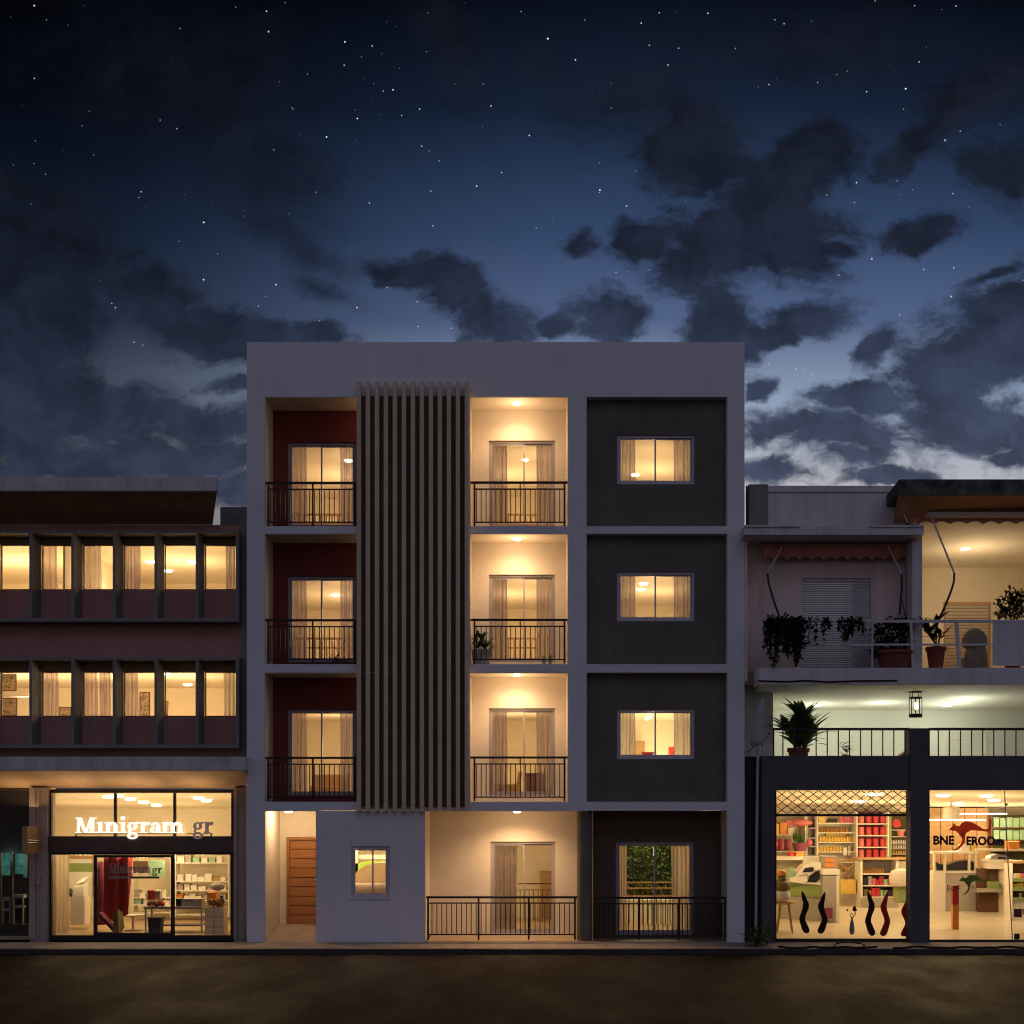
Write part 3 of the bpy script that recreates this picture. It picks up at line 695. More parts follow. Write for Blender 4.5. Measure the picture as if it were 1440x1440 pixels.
# garden behind the brown room
def garden():
    y0 = 6.6
    mb = MB(); rnd = random.Random(3)
    for _ in range(5200):
        px = rnd.uniform(850, 990); py = rnd.uniform(1170, 1262)
        leaf(mb, (X(px, y0), y0 + rnd.uniform(-.28, .45), Z(py, y0)), (rnd.gauss(0, 1), rnd.gauss(-.6, .6), rnd.gauss(.1, .8)), rnd.uniform(.06, .12), rnd.uniform(.035, .06), .5, 2)
    o = mb.build('hedge', 'leafl', org=(X(920, y0), y0, 0)); tag(o, 'clipped green hedge seen through the garden room door', 'hedge')
    MB().box(X(850, y0), X(990, y0), y0 + .25, y0 + .5, Z(1262, y0), Z(1180, y0)).build('inner_growth', 'leafd', o)
    yw = 5.9
    o = MB().box(X(840, yw), X(1000, yw), yw, yw + .18, 0, Z(1268, yw)).box(X(840, yw), X(1000, yw), yw - .03, yw + .21, Z(1268, yw), Z(1265, yw)).build('garden_wall', 'greenwall', org=(X(920, yw), yw, 0)); tag(o, 'low pale wall under the hedge behind the garden room', 'wall')
    yr = 4.6
    mb = MB()
    for q0, q1 in ((1240, 1242), (1248, 1250), (1259, 1261)): mb.box(X(868, yr), X(960, yr), yr, yr + .05, Z(q1, yr), Z(q0, yr))
    o = mb.build('garden_railing', 'tan', org=(X(914, yr), yr, 0)); tag(o, 'pale timber railing between the garden room and the hedge', 'railing')
    p = 872; b2 = MB()
    while p < 958: b2.box(X(p, yr) - .012, X(p, yr) + .012, yr + .012, yr + .036, 0, Z(1248, yr)); p += 6.4
    b2.build('baluster_row', 'dbwood', o)
    tag(MB().box(X(820, 5), X(1010, 5), 4.33, 9, -.12, .0).build('garden_path', 'pave'), kind='structure')
    light('POINT', (X(930, 5.6), 5.35, 3.1), 130, (1, .85, .5), .2, 'hedge_fill')  # added lamp with no fixture, put in to brighten the hedge
garden()

# ================================================================== writing: slab serif letters made of strokes
def arc(cx, cz, rx, rz, a0, a1, w0, w1, n=14):
    """curved stroke, w0 thick at the sides, w1 thin at top and bottom"""
    L_, R_ = [], []
    for i in range(n + 1):
        a = math.radians(a0 + (a1 - a0) * i / n); c, s = math.cos(a), math.sin(a)
        w = w1 + (w0 - w1) * c * c
        L_.append((cx + (rx + w / 2) * c, cz + (rz + w / 2) * s)); R_.append((cx + (rx - w / 2) * c, cz + (rz - w / 2) * s))
    return ('s', L_, R_)
def rc(x0, x1, z0, z1): return ('p', [(x0, z0), (x1, z0), (x1, z1), (x0, z1)])
def disc(cx, cz, r, n=18): return ('p', [(cx + r * math.cos(2 * PI * i / n), cz + r * math.sin(2 * PI * i / n)) for i in range(n)])
def glyph(ch):
    T = .30; t = .10; s = .11
    if ch == 'M':
        H = 1.42
        return 1.78, [rc(.13, .30, .1, H), ('p', [(.10, H), (.48, H), (.95, .02), (.74, .02)]), ('p', [(.84, .16), (.95, .02), (1.36, H), (1.22, H)]), rc(1.22, 1.56, .1, H),
                      rc(0, .46, 0, s), rc(1.06, 1.74, 0, s), rc(0, .46, H - s, H), rc(1.25, 1.74, H - s, H)]
    if ch in 'ıi':
        g = [rc(.14, .14 + T, .1, 1), rc(0, .58, 0, s), ('p', [(0, 1 - s), (.2, 1 - s), (.14 + T, 1.03), (0, 1)])]
        if ch == 'i': g.append(disc(.28, 1.36, .19))
        return .62, g
    if ch in 'nm':
        g = [rc(.14, .14 + T, .1, 1), rc(0, .56, 0, s), ('p', [(0, 1 - s), (.2, 1 - s), (.14 + T, 1.03), (0, 1)])]; x = 0; k = 1 if ch == 'n' else 2
        for _ in range(k):
            g += [arc(x + .70, .62, .25, .33, 10, 165, T, .16), rc(x + .80, x + .80 + T, .1, .68), rc(x + .66, x + 1.22, 0, s)]; x += .66
        return x + .60, g
    if ch == 'r':
        return .86, [rc(.14, .14 + T, .1, 1), rc(0, .60, 0, s), ('p', [(0, 1 - s), (.2, 1 - s), (.14 + T, 1.03), (0, 1)]), arc(.68, .64, .24, .30, 60, 170, T * .8, .15), disc(.72, .88, .15)]
    if ch == 'a':
        return .98, [arc(.40, .29, .26, .22, 0, 360, .26, .12, 24), rc(.56, .56 + T, .1, .7), rc(.60, .96, 0, s), arc(.48, .66, .24, .28, 0, 165, T * .9, .14), disc(.22, .74, .13)]
    if ch == 'g':
        return 1.0, [arc(.44, .64, .28, .29, 0, 360, .26, .13, 26), arc(.46, -.24, .36, .24, 0, 360, .20, .17, 26), arc(.36, .16, .20, .14, 95, 265, .16, .13), rc(.34, .62, -.02, .10), arc(.82, .80, .16, .16, 60, 180, .13, .13), disc(.88, .94, .10)]
    if ch == '.': return .4, [disc(.18, .15, .16)]
    return .4, []
def serif_text(s, x0, z0, u, y, dep, gap=.04):
    mb = MB(); x = x0; i = 0
    for ch in s:
        w, pcs = glyph(ch)
        for p in pcs:
            yo = y - .0008 * (i % 23); i += 1
            if p[0] == 'p': mb.prism([(x + a * u, z0 + c * u) for a, c in p[1]], yo, y + dep)
            else: mb.strip([(x + a * u, z0 + c * u) for a, c in p[1]], [(x + a * u, z0 + c * u) for a, c in p[2]], yo, y + dep)
        x += (w + gap) * u
    return mb, x
def text_mesh(s, x0, x1, z0, z1, y, name, m, parent=None, org=None, bold=0.0, ext=.004):
    cu = bpy.data.curves.new(name, 'FONT'); cu.body = s; cu.size = 1; cu.extrude = 0; cu.offset = bold; cu.resolution_u = 3
    o = bpy.data.objects.new(name, cu); COL.objects.link(o)
    bpy.context.view_layer.update()
    me = bpy.data.meshes.new_from_object(o.evaluated_get(bpy.context.evaluated_depsgraph_get()))
    vs = [(v.co.x, v.co.y) for v in me.vertices]; fs = [tuple(p.vertices) for p in me.polygons]
    bpy.data.objects.remove(o); bpy.data.curves.remove(cu); bpy.data.meshes.remove(me)
    ax, bx = min(v[0] for v in vs), max(v[0] for v in vs); az, bz = min(v[1] for v in vs), max(v[1] for v in vs)
    v = [(x0 + (a - ax) / (bx - ax) * (x1 - x0), y, z0 + (c - az) / (bz - az) * (z1 - z0)) for a, c in vs]
    return MB().add(v, fs).build(name, m, parent, org)

# ================================================================== office building on the left
def office():
    b = thing('office_building', 'low office block with terracotta spandrels and two rows of lit windows', 'building', (X(0), 0, 0))
    xl = X(-170); yw = .40
    # roof canopy with sloping underside
    xr = X(304.5, -.9)
    za, zb_ = Z(671, -.9), Z(690, -.9)
    MB().box(xl, xr, -.9, -.72, zb_, za).hexa([(xl, -.72, za - .16), (xr - .02, -.72, za - .16), (X(300, .5), .5, za - .16), (xl, .5, za - .16), (xl, -.72, za - .003), (xr - .02, -.72, za - .003), (X(300, .5), .5, za - .003), (xl, .5, za - .003)]).build('roof_fascia', 'conc', b)
    zi = Z(738, yw)
    MB().hexa([(xl, -.72, zb_ + .015), (xr - .03, -.72, zb_ + .015), (X(299, yw), yw, zi), (xl, yw, zi), (xl, -.72, za - .17), (xr - .03, -.72, za - .17), (X(299, yw), yw, za - .17), (xl, yw, za - .17)]).build('canopy_underside', 'soffit', b)
    # wall between the window bands
    w = MB()
    w.box(xl, X(338, yw), yw, yw + .12, Z(748, yw), zi - .002)
    w.box(xl, X(338, yw), yw, yw + .12, Z(926, yw), Z(872, yw)); w.box(xl, X(338, yw), yw, yw + .12, Z(1064, yw), Z(1048, yw))
    w.build('terracotta_wall', 'pinkw', b)
    MB().box(X(338, yw), X(347) - .004, yw, 8, Z(1064, yw), Z(713, yw)).box(X(299, yw) + .02, X(338, yw), yw + .7, 8, zi - .1, Z(713, yw + .7)).build('end_wall', 'concd', b)
    for k, (t0, wt, wb, b0, nm) in enumerate(((746, 766, 830, 874, 'upper'), (924, 944.5, 1008, 1052, 'lower'))):
        yg = .62
        fr = MB(); fx = [-134, -75, -16, 43, 102, 160.5, 219, 277, 333.5]
        fr.box(xl, X(335.5), 0, .70, Z(t0 + 3.5), Z(t0)); fr.box(xl, X(335.5), 0, .70, Z(b0), Z(b0 - 5))
        for p in fx: fr.box(X(p - 2), X(p + 2), 0, yg, Z(b0 - 5) + .001, Z(t0 + 3.5) - .001)
        fr.build('window_band_frame', 'concd', b)
        MB().box(xl, X(333), yg - .05, yg + .04, Z(b0 - 5, 0) + .002, Z(wb, yg)).build('spandrel', 'pink', b)
        MB().box(xl, X(333), yg - .02, yg + .05, Z(wt, yg), Z(t0 + 3.5) - .002).build('window_head', 'soffit', b)
        for i in range(len(fx) - 1):
            x0, x1 = X(fx[i] + 2), X(fx[i + 1] - 2)
            q0, q1 = HX + (x0 - .0) * SC * CAMD / (CAMD + yg), HX + x1 * SC * CAMD / (CAMD + yg)
            win(b, q0 + .3, q1 - .3, wt + .3, wb - .3, yg, [], ft=.02, dep=.06, name='window', mat_='fascia', sash=False)
        zf = Z(wb, yg) - .75; zc = Z(t0 + 8, yg)
        MB().room(X(-240), X(345), yg + .07, 7.0, zf, zc).build('office_interior', 'room', b)
        if k == 0:
            MB().box(X(166, 5), X(168, 5), yg + .1, 6.9, zf, zc - .005).build('partition_wall', 'room', b)
            pc = [(60, 81, 'left', 2), (116, 142, 'left', 3), (170, 197, 'left', 4), (317, 331, 'right', 6)]
        else:
            pc = [(57, 82, 'left', 2), (114, 137, 'left', 3), (139, 156, 'right', 3), (170, 194, 'left', 4), (314, 331, 'right', 6)]
        nmz = {2: 'second', 3: 'third', 4: 'fourth', 6: 'last'}
        for a, c, sd, wi in pc:
            curtain2(a, c, Z(wt, yg) + .03, Z(wb, yg) - .03, yg + .22, '%s curtain in the %s lit window of the %s office row' % (sd, nmz[wi], nm), 'curtain' if k == 0 or wi < 6 else 'curtain2')
        for px, e in ((20, 80), (130, 75), (250, 95), (-60, 60)):
            light('POINT', (X(px, 3), 3.6, zc - .9), e, (1, .67, .35), .3, 'office_light')
        for px in (10, 72, 130, 190, 248, 300): light('POINT', (X(px, 1.7), 1.7, zc - .75), 9, (1, .66, .32), .2, 'office_light')  # added row close to the panes, no fixtures, warming the fin sides
        lamps = ((211, 789, 'first'), (236, 802, 'second'), (270, 790, 'third')) if k == 0 else ((235, 947, 'nearer'), (264, 962, 'farther'))
        for px, py, w_ in lamps: ceil_lamp(px, py, zc, '%s ceiling light seen in the %s office row' % (w_, nm), r=.11)
    # framed drawings on the lower floor walls
    def picture(px0, px1, py0, py1, y, label):
        f = MB().pbox(px0, px1, py0, py1, y, y + .03).build('framed_picture', 'dbwood', org=(X(px0, y), y, Z(py1, y))); tag(f, label, 'picture', 'framed drawings in the lower offices')
        MB().pbox(px0 + 1.4, px1 - 1.4, py0 + 1.4, py1 - 1.4, y - .006, y - .001).build('drawing', 'art', f)
    picture(2, 23, 948, 972, 3.0, 'dark framed drawing above the shelf in the first lower office window')
    picture(1, 24, 981, 1007, 2.9, 'dark framed drawing below the shelf in the first lower office window')
    picture(83, 100, 994, 1012, 3.0, 'wide framed drawing low in the second lower office window')
    picture(196, 211, 973, 1012, 3.2, 'tall framed drawing beside the curtain in the fourth lower office window')
    picture(225, 237, 986, 1012, 3.4, 'framed drawing low in the fifth lower office window')
    o = MB().pbox(-5, 40, 974, 979, 2.7, 3.0).build('wall_shelf', 'sw', org=(X(20, 2.7), 2.7, Z(979, 2.7))); tag(o, 'pale wall shelf between two drawings in the lower office', 'shelf')
    # ground floor canopy
    y0, y1 = -.30, 1.02
    MB().box(xl, X(346, y0) , y0, y1, Z(1083, y0), Z(1064, y0)).build('canopy_fascia', 'conc', b)
    MB().hexa([(xl, y0 + .02, Z(1083, y0) - .012), (X(345.5), y0 + .02, Z(1083, y0) - .012), (X(345.5), y1, Z(1108, y1)), (xl, y1, Z(1108, y1)),
               (xl, y0 + .02, Z(1083, y0) - .002), (X(345.5), y0 + .02, Z(1083, y0) - .002), (X(345.5), y1, Z(1083, y0) - .003), (xl, y1, Z(1083, y0) - .003)]).build('canopy_soffit', 'cans', b)
    zt = Z(1108.5, y1)
    yp = .84
    for p0, p1, c0 in ((42, 66, 47), (329, 345, 334)):
        pl = MB().pbox(p0, p1, 1107.5, 1326.5, yp, y1 + .4)
        pl.box(X(p0, yp), X(c0 + (3 if p0 < 100 else 0), yp), yp - .05, yp - .001, .0, Z(1108, yp)).pbox(p0 + 12, p0 + 13.4, 1112, 1322, yp - .03, yp - .001)
        pl.build('pilaster', 'pil', b)
    # shopfront
    ys = 1.0
    sf = MB()
    sf.pbox(67, 328.5, 1110, 1115, ys, ys + .12); sf.pbox(67, 72, 1115.2, 1176, ys, ys + .12); sf.pbox(325, 328.5, 1115.2, 1176, ys, ys + .12)
    sf.pbox(160, 163.5, 1115.2, 1176, ys + .01, ys + .09); sf.pbox(243.5, 247, 1115.2, 1176, ys + .01, ys + .09)
    sf.pbox(67, 72, 1199, 1322.8, ys, ys + .12); sf.pbox(324, 328.5, 1199, 1322.8, ys, ys + .12); sf.pbox(72.1, 323.9, 1315.5, 1322.8, ys, ys + .12); sf.pbox(72.1, 323.9, 1199, 1202, ys, ys + .12)
    s_ = sf.build('shopfront', 'frame', b)
    MB().pbox(66.5, 328.8, 1176, 1199, ys - .10, ys + .14).build('fascia_panel', 'fascia', s_)
    dl = MB(); dl.pbox(131.5, 136.5, 1202.3, 1316, ys - .04, ys - .001); dl.pbox(240, 245.5, 1202.3, 1316, ys - .04, ys - .001); dl.pbox(136.7, 239.8, 1202.3, 1206, ys - .04, ys - .001); dl.pbox(136.7, 239.8, 1312, 1316, ys - .04, ys - .001)
    dl.build('sliding_door_frame', 'frame', s_)
    for a, c, q0, q1, dy in ((72, 160, 1115.2, 1176, .05), (163.5, 243.5, 1115.2, 1176, .05), (247, 325, 1115.2, 1176, .05), (72.1, 131.5, 1202.2, 1315.3, .05), (136.7, 239.8, 1206.2, 1311.8, -.02), (245.6, 323.9, 1202.2, 1315.3, .05)):
        MB().pbox(a, c, q0, q1, ys + dy, ys + dy + .006).build('pane', 'glass', s_)
    # interior
    MB().box(X(-40, 1), X(346), ys + .125, 6.6, -.05, .028).build('shop_floor', 'roomfloor', b)
    MB().room(X(-40, 1), X(346), ys + .13, 6.6, .03, Z(1111, ys), Z(1111, ys) - Z(1137, 6.6)).build('shop_interior', 'room', b)
    for px, y, e in ((110, 2.6, 40), (200, 2.4, 52), (285, 2.4, 50), (120, 4.6, 36), (240, 4.8, 44)):
        light('POINT', (X(px, y), y, 1.95), e * .56, (1, .72, .38), .16, 'shop_light')
    for px in (20, 105, 190, 275): light('AREA', (X(px, .5), .55, Z(1112, .3) - .35), 3.6, (1, .60, .28), 1.0, 'canopy_glow').rotation_euler = (PI, 0, 0)  # added area lamps without fixtures, in place of shop light spilling on the soffit
    for i, (px, py) in enumerate(((152, 1119), (166, 1117.5), (183, 1122), (202, 1126.5), (220, 1131), (279, 1120.5), (290, 1124))):
        f = (py - 1111) / 26; y = ys + f * 5.4; zc = Z(1111, ys) + f * (Z(1137, 6.6) - Z(1111, ys))
        nm = ('first', 'second', 'third', 'fourth', 'fifth', 'sixth', 'seventh')[i]
        o = MB().lathe((X(px, y), y, zc - .05), [(.06, 0), (.12, .012), (.13, .03)], 18).build('ceiling_light', 'lamp', org=(X(px, y), y, zc)); tag(o, 'round shop ceiling light, %s from the left above the white lettering' % nm, 'ceiling light', 'round ceiling lights')
    # dark neighbouring shop unit
    dk = MB()
    dk.pbox(-170, 42, 1112, 1199, 1.15, 1.3); dk.pbox(-170, 46, 1105, 1327, 1.9, 2.0)
    dk.build('dark_shutter', 'dark', b)
    MB().pbox(-170, 40, 1300, 1322, 1.2, 1.45).pbox(-2, 1, 1199, 1300, 1.22, 1.3).pbox(14.5, 17.5, 1199, 1300, 1.22, 1.3).build('dark_shopfront', 'frame', b)
    for a, c, q0, q1, l_ in ((1, 14, 1199, 1231, 'left teal poster glowing under the dark shutter'), (21, 34, 1200, 1229, 'right teal poster glowing under the dark shutter')):
        o = MB().pbox(a, c, q0, q1, 1.45, 1.46).build('window_poster', 'teal', org=(X(a, 1.45), 1.45, Z(q1, 1.45))); tag(o, l_, 'poster')
    o = MB().pbox(33, 38, 1201, 1234, 1.40, 1.41).build('window_poster', 'mint', org=(X(33, 1.4), 1.4, Z(1234, 1.4))); tag(o, 'narrow pale blue strip poster beside the pilaster', 'poster')
    light('POINT', (X(18, 1.3), 1.05, Z(1206, 1.1)), 1.6, (.7, 1, .9), .1, 'poster_light')
    for a, c, q0, q1, l_ in ((3, 15, 1262, 1296, 'dark chair silhouette inside the unlit shop'), (18, 33, 1258, 1300, 'dark cabinet inside the unlit shop')):
        mb = MB().pbox(a, c, q0, q0 + 5, 1.6, 1.85).pbox(a, a + 2, q0 + 5, q1 + 20, 1.6, 1.64).pbox(c - 2, c, q0 + 5, q1 + 20, 1.6, 1.64).pbox(a + 2, c - 2, q0 + 16, q0 + 19, 1.6, 1.85)
        tag(mb.build('dark_furniture', 'concd', org=(X(a, 1.6), 1.6, 0)), l_, 'furniture')
    return b
OFF = office()

def shop_sign():
    y = .86; x0 = X(106, y); u = 15.4 / SC * (CAMD + y) / CAMD; z0 = Z(1171.5, y)
    t = thing('shop_sign', 'white raised serif lettering mounted across the shopfront on the left', 'sign', (x0, y, z0))
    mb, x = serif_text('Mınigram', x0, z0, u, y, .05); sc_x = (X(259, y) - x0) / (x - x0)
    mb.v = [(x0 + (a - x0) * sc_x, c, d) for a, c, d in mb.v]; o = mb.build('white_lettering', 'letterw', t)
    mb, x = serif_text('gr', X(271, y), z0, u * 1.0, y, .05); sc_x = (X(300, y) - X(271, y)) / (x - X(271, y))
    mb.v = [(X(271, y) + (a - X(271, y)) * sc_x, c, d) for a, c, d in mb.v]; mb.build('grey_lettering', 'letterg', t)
    MB().pbox(106, 244, 1172, 1173.2, y + .06, y + .08).pbox(262, 299, 1172, 1173.2, y + .06, y + .08).pbox(106, 107.5, 1173.4, 1177, y + .06, y + .12).pbox(296, 297.5, 1173.4, 1177, y + .06, y + .12).build('mounting_rail', 'frame', t)
    # second, small lettering on the door glass
    yd = .975
    zz = Z(1228, yd); u2 = 9.2 / SC * (CAMD + yd) / CAMD
    d = thing('door_lettering', 'small pale serif lettering on the sliding glass shop door', 'lettering', (X(153, yd), yd, zz))
    mb, x = serif_text('Minigram', X(153, yd), zz, u2, yd, .003); k = (X(212, yd) - X(153, yd)) / (x - X(153, yd))
    mb.v = [(X(153, yd) + (a - X(153, yd)) * k, c, e) for a, c, e in mb.v]; mb.build('lettering', 'decal_grey', d)
    mb, x = serif_text('gr', X(214, yd), zz, u2 * .8, yd, .003); mb.build('lettering', 'decal_dark', d)
    MB().pbox(153, 184, 1232.5, 1235.5, yd, yd + .003).build('underline_strip', 'decal_grey', d); MB().pbox(184.2, 224, 1232.5, 1235.5, yd, yd + .003).build('underline_strip', 'decal_dark', d)
    # projecting box sign on the pilaster
    y = .35; t = thing('projecting_sign', 'blank tan box sign projecting from the pilaster by the dark shop', 'sign', (X(44, .5), .5, Z(1200, .5)))
    a = [(X(31, .05), .05), (X(38, .0), .0), (X(55, .70), .70), (X(49, .76), .76)]
    MB().hexa([(p[0], p[1], Z(1200, .3)) for p in a] + [(p[0], p[1], Z(1162, .3)) for p in a]).build('sign_box', 'kraft', t)
    MB().tube([(X(39, -.02), -.02, Z(1181, .2)), (X(58, .75), .75, Z(1183, .6))], .012).tube([(X(39, -.02), -.02, Z(1184.5, .2)), (X(58, .75), .75, Z(1186, .6))], .012).build('bracket', 'steel', t)
    o = MB().pbox(44, 49, 1230, 1247, .77, .83).pbox(50, 56, 1233, 1244, .75, .83).pbox(52, 54, 1244, 1248, .77, .83).build('meter_box', 'pil', org=(X(48, .8), .8, Z(1248, .8))); tag(o, 'small junction box fixed on the pilaster under the box sign', 'junction box')
shop_sign()

# ------------------------------------------------------------------ props
def pbx(name, m, label, cat, p0, p1, q0, q1, y, dep, group=None, lid=0.0, parent=None, bevel=.006):
    org = (X((p0 + p1) / 2, y), y, Z(q1, y)); mb = MB()
    if lid:
        qm = q0 + (q1 - q0) * lid; mb.pbox(p0 + .25, p1 - .25, qm + .05, q1, y, y + dep); mb.box(X(p0, y), X(p1, y), y - .006, y + dep + .006, Z(qm, y), Z(q0, y))
    else: mb.pbox(p0, p1, q0, q1, y, y + dep)
    o = mb.build(name, m, parent, None if parent else org, bevel=bevel)
    return o if parent else tag(o, label, cat, group)
def shelf_unit(name, label, p0, p1, q0, q1, y, dep, boards, m='sg', back=None, group=None, sides=True):
    t = thing(name, label, 'shelf', (X((p0 + p1) / 2, y), y, Z(q1, y)), group); w = 1.6
    if sides:
        MB().pbox(p0, p0 + w, q0, q1, y, y + dep).build('side_panel', m, t); MB().pbox(p1 - w, p1, q0, q1, y, y + dep).build('side_panel', m, t)
    a, c = (X(p0 + w, y) + .001, X(p1 - w, y) - .001) if sides else (X(p0, y), X(p1, y))
    for q in boards: MB().box(a, c, y + .005, y + dep, Z(q + 1.4, y), Z(q, y)).build('board', m, t)
    if back: MB().box(X(p0, y) + .003, X(p1, y) - .003, y + dep + .002, y + dep + .02, Z(q1, y), Z(q0, y)).build('back_panel', back, t)
    return t
def PP(px, py, y): return (X(px, y), y, Z(py, y))
def U(px, y): return px / SC * (CAMD + y) / CAMD

def left_shop():
    # pleated white drape inside the left pane
    curtain2(73, 97, Z(1201, 1.4), .05, 1.5, 'pale pleated drape covering the left edge of the lettered shop', 'curtain2')
    t = thing('leaning_display', 'tilted wooden frame with a green landscape strip in the shop', 'display', PP(112, 1256, 4)); y = 4.0
    MB().pbox(95, 132, 1203, 1208, y, y + .1).pbox(95, 97, 1208, 1262, y, y + .1).pbox(130, 132, 1208, 1262, y, y + .1).build('frame', 'kraft', t)
    MB().pbox(97.2, 129.8, 1214, 1226, y + .02, y + .05).build('picture_strip', 'sgreen', t); MB().pbox(97.2, 129.8, 1226.2, 1262, y + .02, y + .05).pbox(97.2, 129.8, 1208.2, 1213.8, y + .02, y + .05).build('board', 'paper', t)
    t = thing('pedestal', 'white square pedestal with a paper tray beside the pleated drape', 'pedestal', PP(110, 1297, 4.0)); y = 2.9
    MB().pbox(99, 119, 1262, 1301, y, y + .45).build('plinth', 'sw', t, bevel=.01)
    t = thing('printer', 'white desk printer with loose paper on the square pedestal', 'printer', PP(108, 1262, 2.9))
    MB().hexa([(X(101, y), y, Z(1261.6, y)), (X(117, y), y, Z(1261.6, y)), (X(117, y), y + .4, Z(1261.6, y)), (X(101, y), y + .4, Z(1261.6, y)), (X(102, y), y + .04, Z(1248, y)), (X(117, y), y + .02, Z(1245, y)), (X(117, y), y + .4, Z(1240, y)), (X(102, y), y + .4, Z(1243, y))]).build('body', 'sw', t, bevel=.01)
    MB().quad((X(104, y), y + .1, Z(1243, y)), (X(116, y), y + .05, Z(1240, y)), (X(118, y), y + .45, Z(1233, y)), (X(107, y), y + .45, Z(1236, y))).build('paper_sheet', 'paper', t)
    MB().hexa([(X(94, y), y - .1, Z(1254, y)), (X(101, y), y - .1, Z(1261, y)), (X(101, y), y + .3, Z(1261, y)), (X(94, y), y + .3, Z(1254, y)), (X(94, y), y - .1, Z(1250, y)), (X(102, y), y - .1, Z(1257, y)), (X(102, y), y + .3, Z(1257, y)), (X(94, y), y + .3, Z(1250, y))]).build('paper_tray', 'frame', t)
    # tall red folding panel
    y = 2.2; t = thing('folding_screen', 'tall red painted folding panel leaning behind the sliding door', 'panel', (X(165, y), y, .03))
    xs = [146, 155, 164, 172, 180, 187]
    for i in range(5):
        ya, yb = y + (.10 if i % 2 else 0), y + (0 if i % 2 else .10)
        za, zb = Z(1300 - i * 3.5, y), Z(1300 - (i + 1) * 3.5, y)
        MB().hexa([(X(xs[i] - 0, ya), ya, za), (X(xs[i + 1] - (9 if i == 4 else 0), yb), yb, zb), (X(xs[i + 1] - (9 if i == 4 else 0), yb), yb + .03, zb), (X(xs[i], ya), ya + .03, za),
                   (X(xs[i], ya), ya, Z(1206, y)), (X(xs[i + 1], yb), yb, Z(1206, y)), (X(xs[i + 1], yb), yb + .03, Z(1206, y)), (X(xs[i], ya), ya + .03, Z(1206, y))]).build('panel_leaf', 'redwood', t)
    y = 2.6; mb = MB(); c = PP(141, 1262, y)
    mb.lathe((c[0], c[1], Z(1300, y)), [(.16, 0), (.14, .9), (.17, .95), (.10, 1.25), (.12, 1.3), (.07, 1.5)], 14); tag(mb.build('draped_stand', 'purple', org=(c[0], c[1], Z(1300, y)), smooth=True), 'dark draped coat stand left of the red panel', 'stand')
    # folded easel boards
    y = 1.55; t = thing('easel_board', 'folded dark and grey green display boards leaning by the shop door', 'board', PP(155, 1316, y))
    MB().hexa([(X(137, y), y, Z(1288, y)), (X(139, y), y, Z(1283, y)), (X(139, y), y + .3, Z(1283, y)), (X(137, y), y + .3, Z(1288, y)), (X(165, y), y, Z(1317, y)), (X(169, y), y, Z(1315, y)), (X(169, y), y + .3, Z(1315, y)), (X(165, y), y + .3, Z(1317, y))]).build('dark_board', 'purple', t)
    MB().hexa([(X(160, y), y - .05, Z(1310, y)), (X(168, y), y - .05, Z(1314, y)), (X(171, y), y + .25, Z(1306, y)), (X(163, y), y + .25, Z(1306, y)), (X(160, y), y - .05, Z(1283, y)), (X(166, y), y - .05, Z(1278, y)), (X(168, y), y + .25, Z(1284, y)), (X(163, y), y + .25, Z(1284, y))]).build('grey_green_board', 'olive', t)
    MB().pbox(136, 160, 1311, 1313, y + .05, y + .09).pbox(150, 152, 1313.2, 1317.5, y + .05, y + .09).build('foot_bar', 'navy', t)
    # workbench
    y = 2.0; t = thing('workbench', 'dark topped metal workbench loaded with goods in the lettered shop', 'table', PP(243, 1316, y))
    MB().pbox(202, 285, 1275, 1278.6, y, y + .65).build('tabletop', 'sg', t); zf = .03
    for p in (203, 282):
        for dy in (.03, .58): MB().box(X(p, y), X(p + 2.2, y), y + dy, y + dy + .05, zf, Z(1278.8, y)).build('leg', 'steel', t)
    MB().box(X(206, y), X(281, y), y + .1, y + .55, Z(1303, y), Z(1301, y)).build('lower_shelf', 'sg', t)
    pbx('storage_box', 'red', 'dark red box on the workbench left end', 'box', 207, 217, 1252, 1273, y + .35, .2, lid=.15); pbx('storage_box', 'sg', 'grey box beside the dark red box on the workbench', 'box', 217.5, 225, 1253, 1274, y + .32, .2, lid=.15)
    o = None
    for i in range(14):
        p, q = 208 + R.random() * 24, 1269 + R.random() * 4
        m = ('red', 'amber', 'purple', 'kraft')[i % 4]
        s_ = MB().ell((0, 0, 0), (.06, .06, .05), 10, 6).lathe((0, 0, .04), [(.02, 0), (.03, .03)], 8).build('ornament', m, org=(0, 0, 0), smooth=True); s_.location = (X(p, y + .1), y + .06 + .18 * R.random(), Z(1274.8, y) + .05 + .05 * (i % 2)); tag(s_, 'small glossy round ornament in the heap on the workbench', 'ornament', 'ornaments heaped on the workbench')
    pbx('storage_box', 'sg', 'long grey box on the right half of the workbench', 'box', 255, 284, 1264, 1274.7, y + .1, .3, lid=.2); pbx('storage_box', 'navy', 'short dark box on the workbench beside the long grey one', 'box', 247, 254.5, 1264, 1274.7, y + .12, .25, lid=.2)
    y = 1.6; t = thing('waste_bin', 'dark blue square bin in front of the workbench', 'bin', PP(217, 1317, y))
    MB().hexa([(X(209, y), y, Z(1317.5, y)), (X(225, y), y, Z(1317.5, y)), (X(225, y), y + .28, Z(1317.5, y)), (X(209, y), y + .28, Z(1317.5, y)), (X(208, y), y - .01, Z(1293, y)), (X(226, y), y - .01, Z(1293, y)), (X(226, y), y + .3, Z(1293, y)), (X(208, y), y + .3, Z(1293, y))]).build('body', 'navy', t); MB().pbox(207.4, 226.6, 1290.5, 1292.9, y - .02, y + .31).build('rim', 'navy', t)
